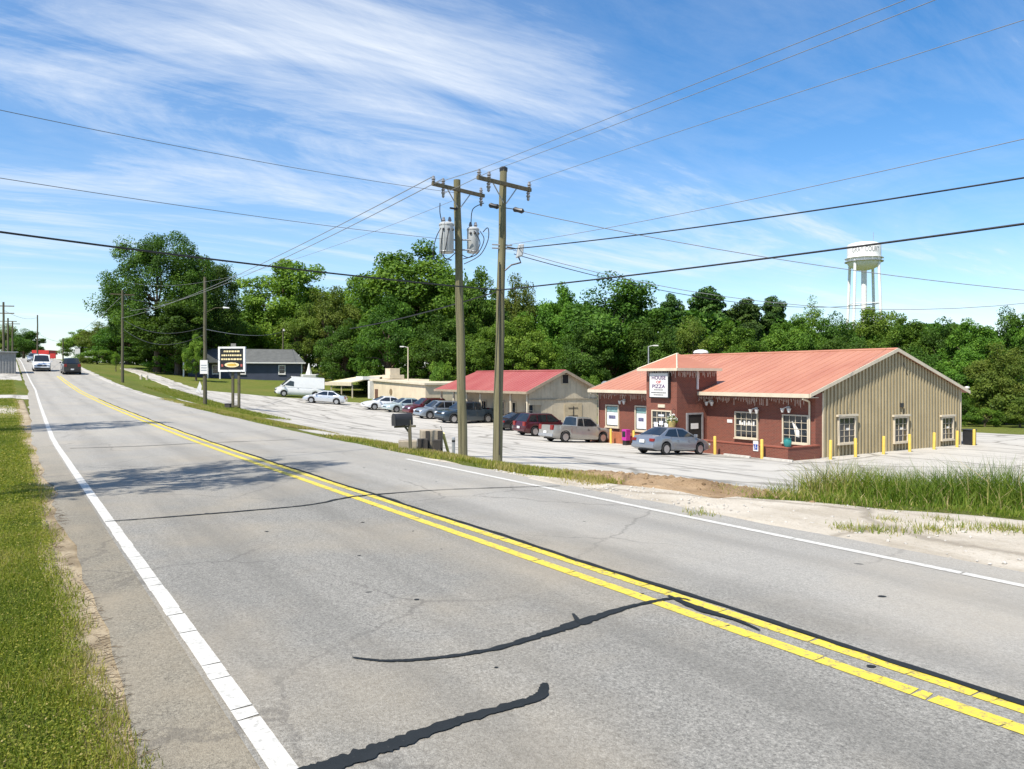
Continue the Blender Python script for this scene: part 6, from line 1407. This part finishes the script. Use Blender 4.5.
FT = [ # key, u, vtop, Z, width px, label
 ('b3', 283, 262, 152, 92, 'bright green tall tree directly behind the blue house'), ('b4', 330, 288, 138, 62, 'olive tree between blue house and beige store'), ('b3', 355, 278, 148, 60, 'light green tree left of the tallest woodland tree'),
 ('b1', 412, 245, 122, 116, 'tallest broad woodland tree behind the left transformer'), ('b2', 388, 300, 112, 66, 'dark tree behind the beige store canopy'), ('b2', 437, 318, 106, 70, 'dark tree between beige store and red-roofed building'),
 ('b1', 474, 272, 116, 64, 'green tree seen between the two utility poles'), ('b4', 520, 278, 122, 56, 'pale sparse tree just right of the right utility pole'), ('b3', 523, 318, 100, 56, 'light green tree above the red roof ridge'),
 ('b1', 560, 288, 108, 60, 'green tree above the gable of the red-roofed building'), ('b2', 612, 279, 104, 112, 'broad dense tree left of the brick tower'), ('b2', 580, 330, 96, 60, 'dark lower tree behind the satellite dish'),
 ('b2', 655, 320, 98, 66, 'dark lower tree behind the tower lamp post'), ('pine', 672, 296, 116, 34, 'dark pine right of the broad dense tree'), ('pine', 706, 289, 120, 52, 'round topped pine above the tower roof'), ('b4', 693, 318, 100, 58, 'olive green tree above the white roof vent'),
 ('pine', 745, 300, 118, 46, 'pine above the middle of the salmon roof'), ('pine', 774, 298, 120, 36, 'narrow dark pine left of the slender light tree'), ('b1', 735, 325, 98, 62, 'green tree low over the salmon roof ridge'), ('thin', 811, 297, 112, 26, 'slender light green tree left of the water tower'),
 ('b1', 790, 318, 104, 62, 'green tree above the right part of the salmon roof'), ('b2', 838, 316, 110, 56, 'dark tree at the foot of the water tower, left side'), ('b3', 868, 309, 114, 56, 'light green tree in front of the water tower legs'), ('b1', 905, 318, 108, 58, 'green tree right of the water tower legs'),
 ('b2', 845, 338, 92, 70, 'dark tree just above the gable peak'), ('b2', 940, 322, 104, 62, 'dark tree above the rear eave of the metal wall'), ('b1', 975, 322, 98, 58, 'green tree near the right edge skyline'), ('b2', 1010, 312, 100, 60, 'dark tree at the right edge skyline'), ('b1', 1045, 305, 96, 60, 'green tree cut off by the right edge'),
 ('b2', 915, 350, 84, 64, 'dark shaded tree behind the rear gable slope'), ('b1', 965, 352, 82, 62, 'green lower tree right of the gable end'), ('b4', 1005, 345, 76, 66, 'yellowish olive tree at the right edge'), ('b2', 955, 392, 76, 40, 'dark low tree beside the rear corner of the metal wall'),
 ('b1', 248, 300, 150, 50, 'green tree between the oaks and the blue house'), ('b4', 305, 305, 140, 50, 'olive lower tree behind the blue house roof end'), ('b2', 345, 322, 118, 54, 'dark lower tree behind the store canopy'), ('b1', 480, 330, 102, 60, 'green lower tree behind the red roof hip end'),
]
for key, u, vt, Z, w, lab in FT: plant(key, u, vt, Z, w, lab, None, FOREST)
for key, u, vt, Z, w, lab in (('shrub2', 1000, 378, 75, 62, 'large yellow green bush before the trees at the right edge'), ('shrub', 985, 408, 72, 44, 'round green shrub on the lawn right of the metal wall'), ('shrub2', 1020, 398, 70, 40, 'yellow green shrub at the right edge of the lawn'), ('shrub', 952, 412, 78, 36, 'dark shrub behind the rear bollard'),
   ('shrub', 440, 362, 98, 40, 'dark shrub behind the left end of the red roof'), ('shrub', 372, 362, 112, 40, 'green shrub behind the rooftop unit of the beige store'), ('shrub2', 322, 366, 128, 36, 'olive shrub right of the blue house'), ('shrub', 588, 376, 84, 36, 'green shrub behind the satellite dish')):
    plant(key, u, vt, Z, w, lab, None, None, None, 'shrub')
# trees left of the road outside the frame, throwing the shade on the near lane
q = W(14.4, -4.6); q.z = 0; o = plant('sparse', 0, 0, 10, 10, 'tall tree left of the road whose shade crosses the near lane', 1.0, None, None, 'tree', q); o.scale = (.62, .62, 1.7)
q = W(31.5, -6.2); q.z = 0; o = plant('sparse', 0, 0, 10, 10, 'second tree left of the road, shading the lane further up', 1.0, None, None, 'tree', q); o.scale = (.62, .62, 1.85)
# deep woodland behind the single trees
n = 80000; g_ = np.random.default_rng(77); uu = g_.uniform(110, 1120, n)
zz0 = np.interp(uu, [110, 300, 420, 520, 620, 800, 950, 1120], [175, 158, 132, 128, 116, 122, 110, 104]) + g_.uniform(-4, 6, n)
vt = np.interp(uu, [110, 300, 420, 520, 620, 700, 800, 900, 1000, 1120], [330, 305, 290, 305, 305, 318, 324, 332, 334, 330])
X = (uu - CU) / F * zz0; ss, tt2 = X * D.x + zz0 * D.y, X * NV.x + zz0 * NV.y - T0; gz0 = Hn(ss, tt2); htop = CH + (HV - vt) / F * zz0
wob = np.array([noise.noise((a * .09, 3, 1)) * 3.0 for a in X]); Zh = gz0 + (htop + wob - gz0) * g_.uniform(0, 1, n) ** .8
P = np.stack([X, zz0, Zh], 1); nv = g_.normal(size=(n, 3)) + np.array([-.3, -.6, .5]); nv /= np.linalg.norm(nv, axis=1)[:, None]; a_ = np.cross(nv, g_.normal(size=(n, 3))); a_ /= np.linalg.norm(a_, axis=1)[:, None]; b_ = np.cross(nv, a_); sz = g_.uniform(.25, .6, n)[:, None]
V = np.stack([P - a_ * sz, P - b_ * sz * .6, P + a_ * sz, P + b_ * sz * .6], 1).reshape(-1, 3)
stuff(npmesh('woodland', V, np.arange(4 * n).reshape(n, 4), LEAF_DARK, tint=np.repeat(g_.uniform(0, 1, n), 4)), 'deep shaded woodland foliage behind the row of trees', 'woodland')
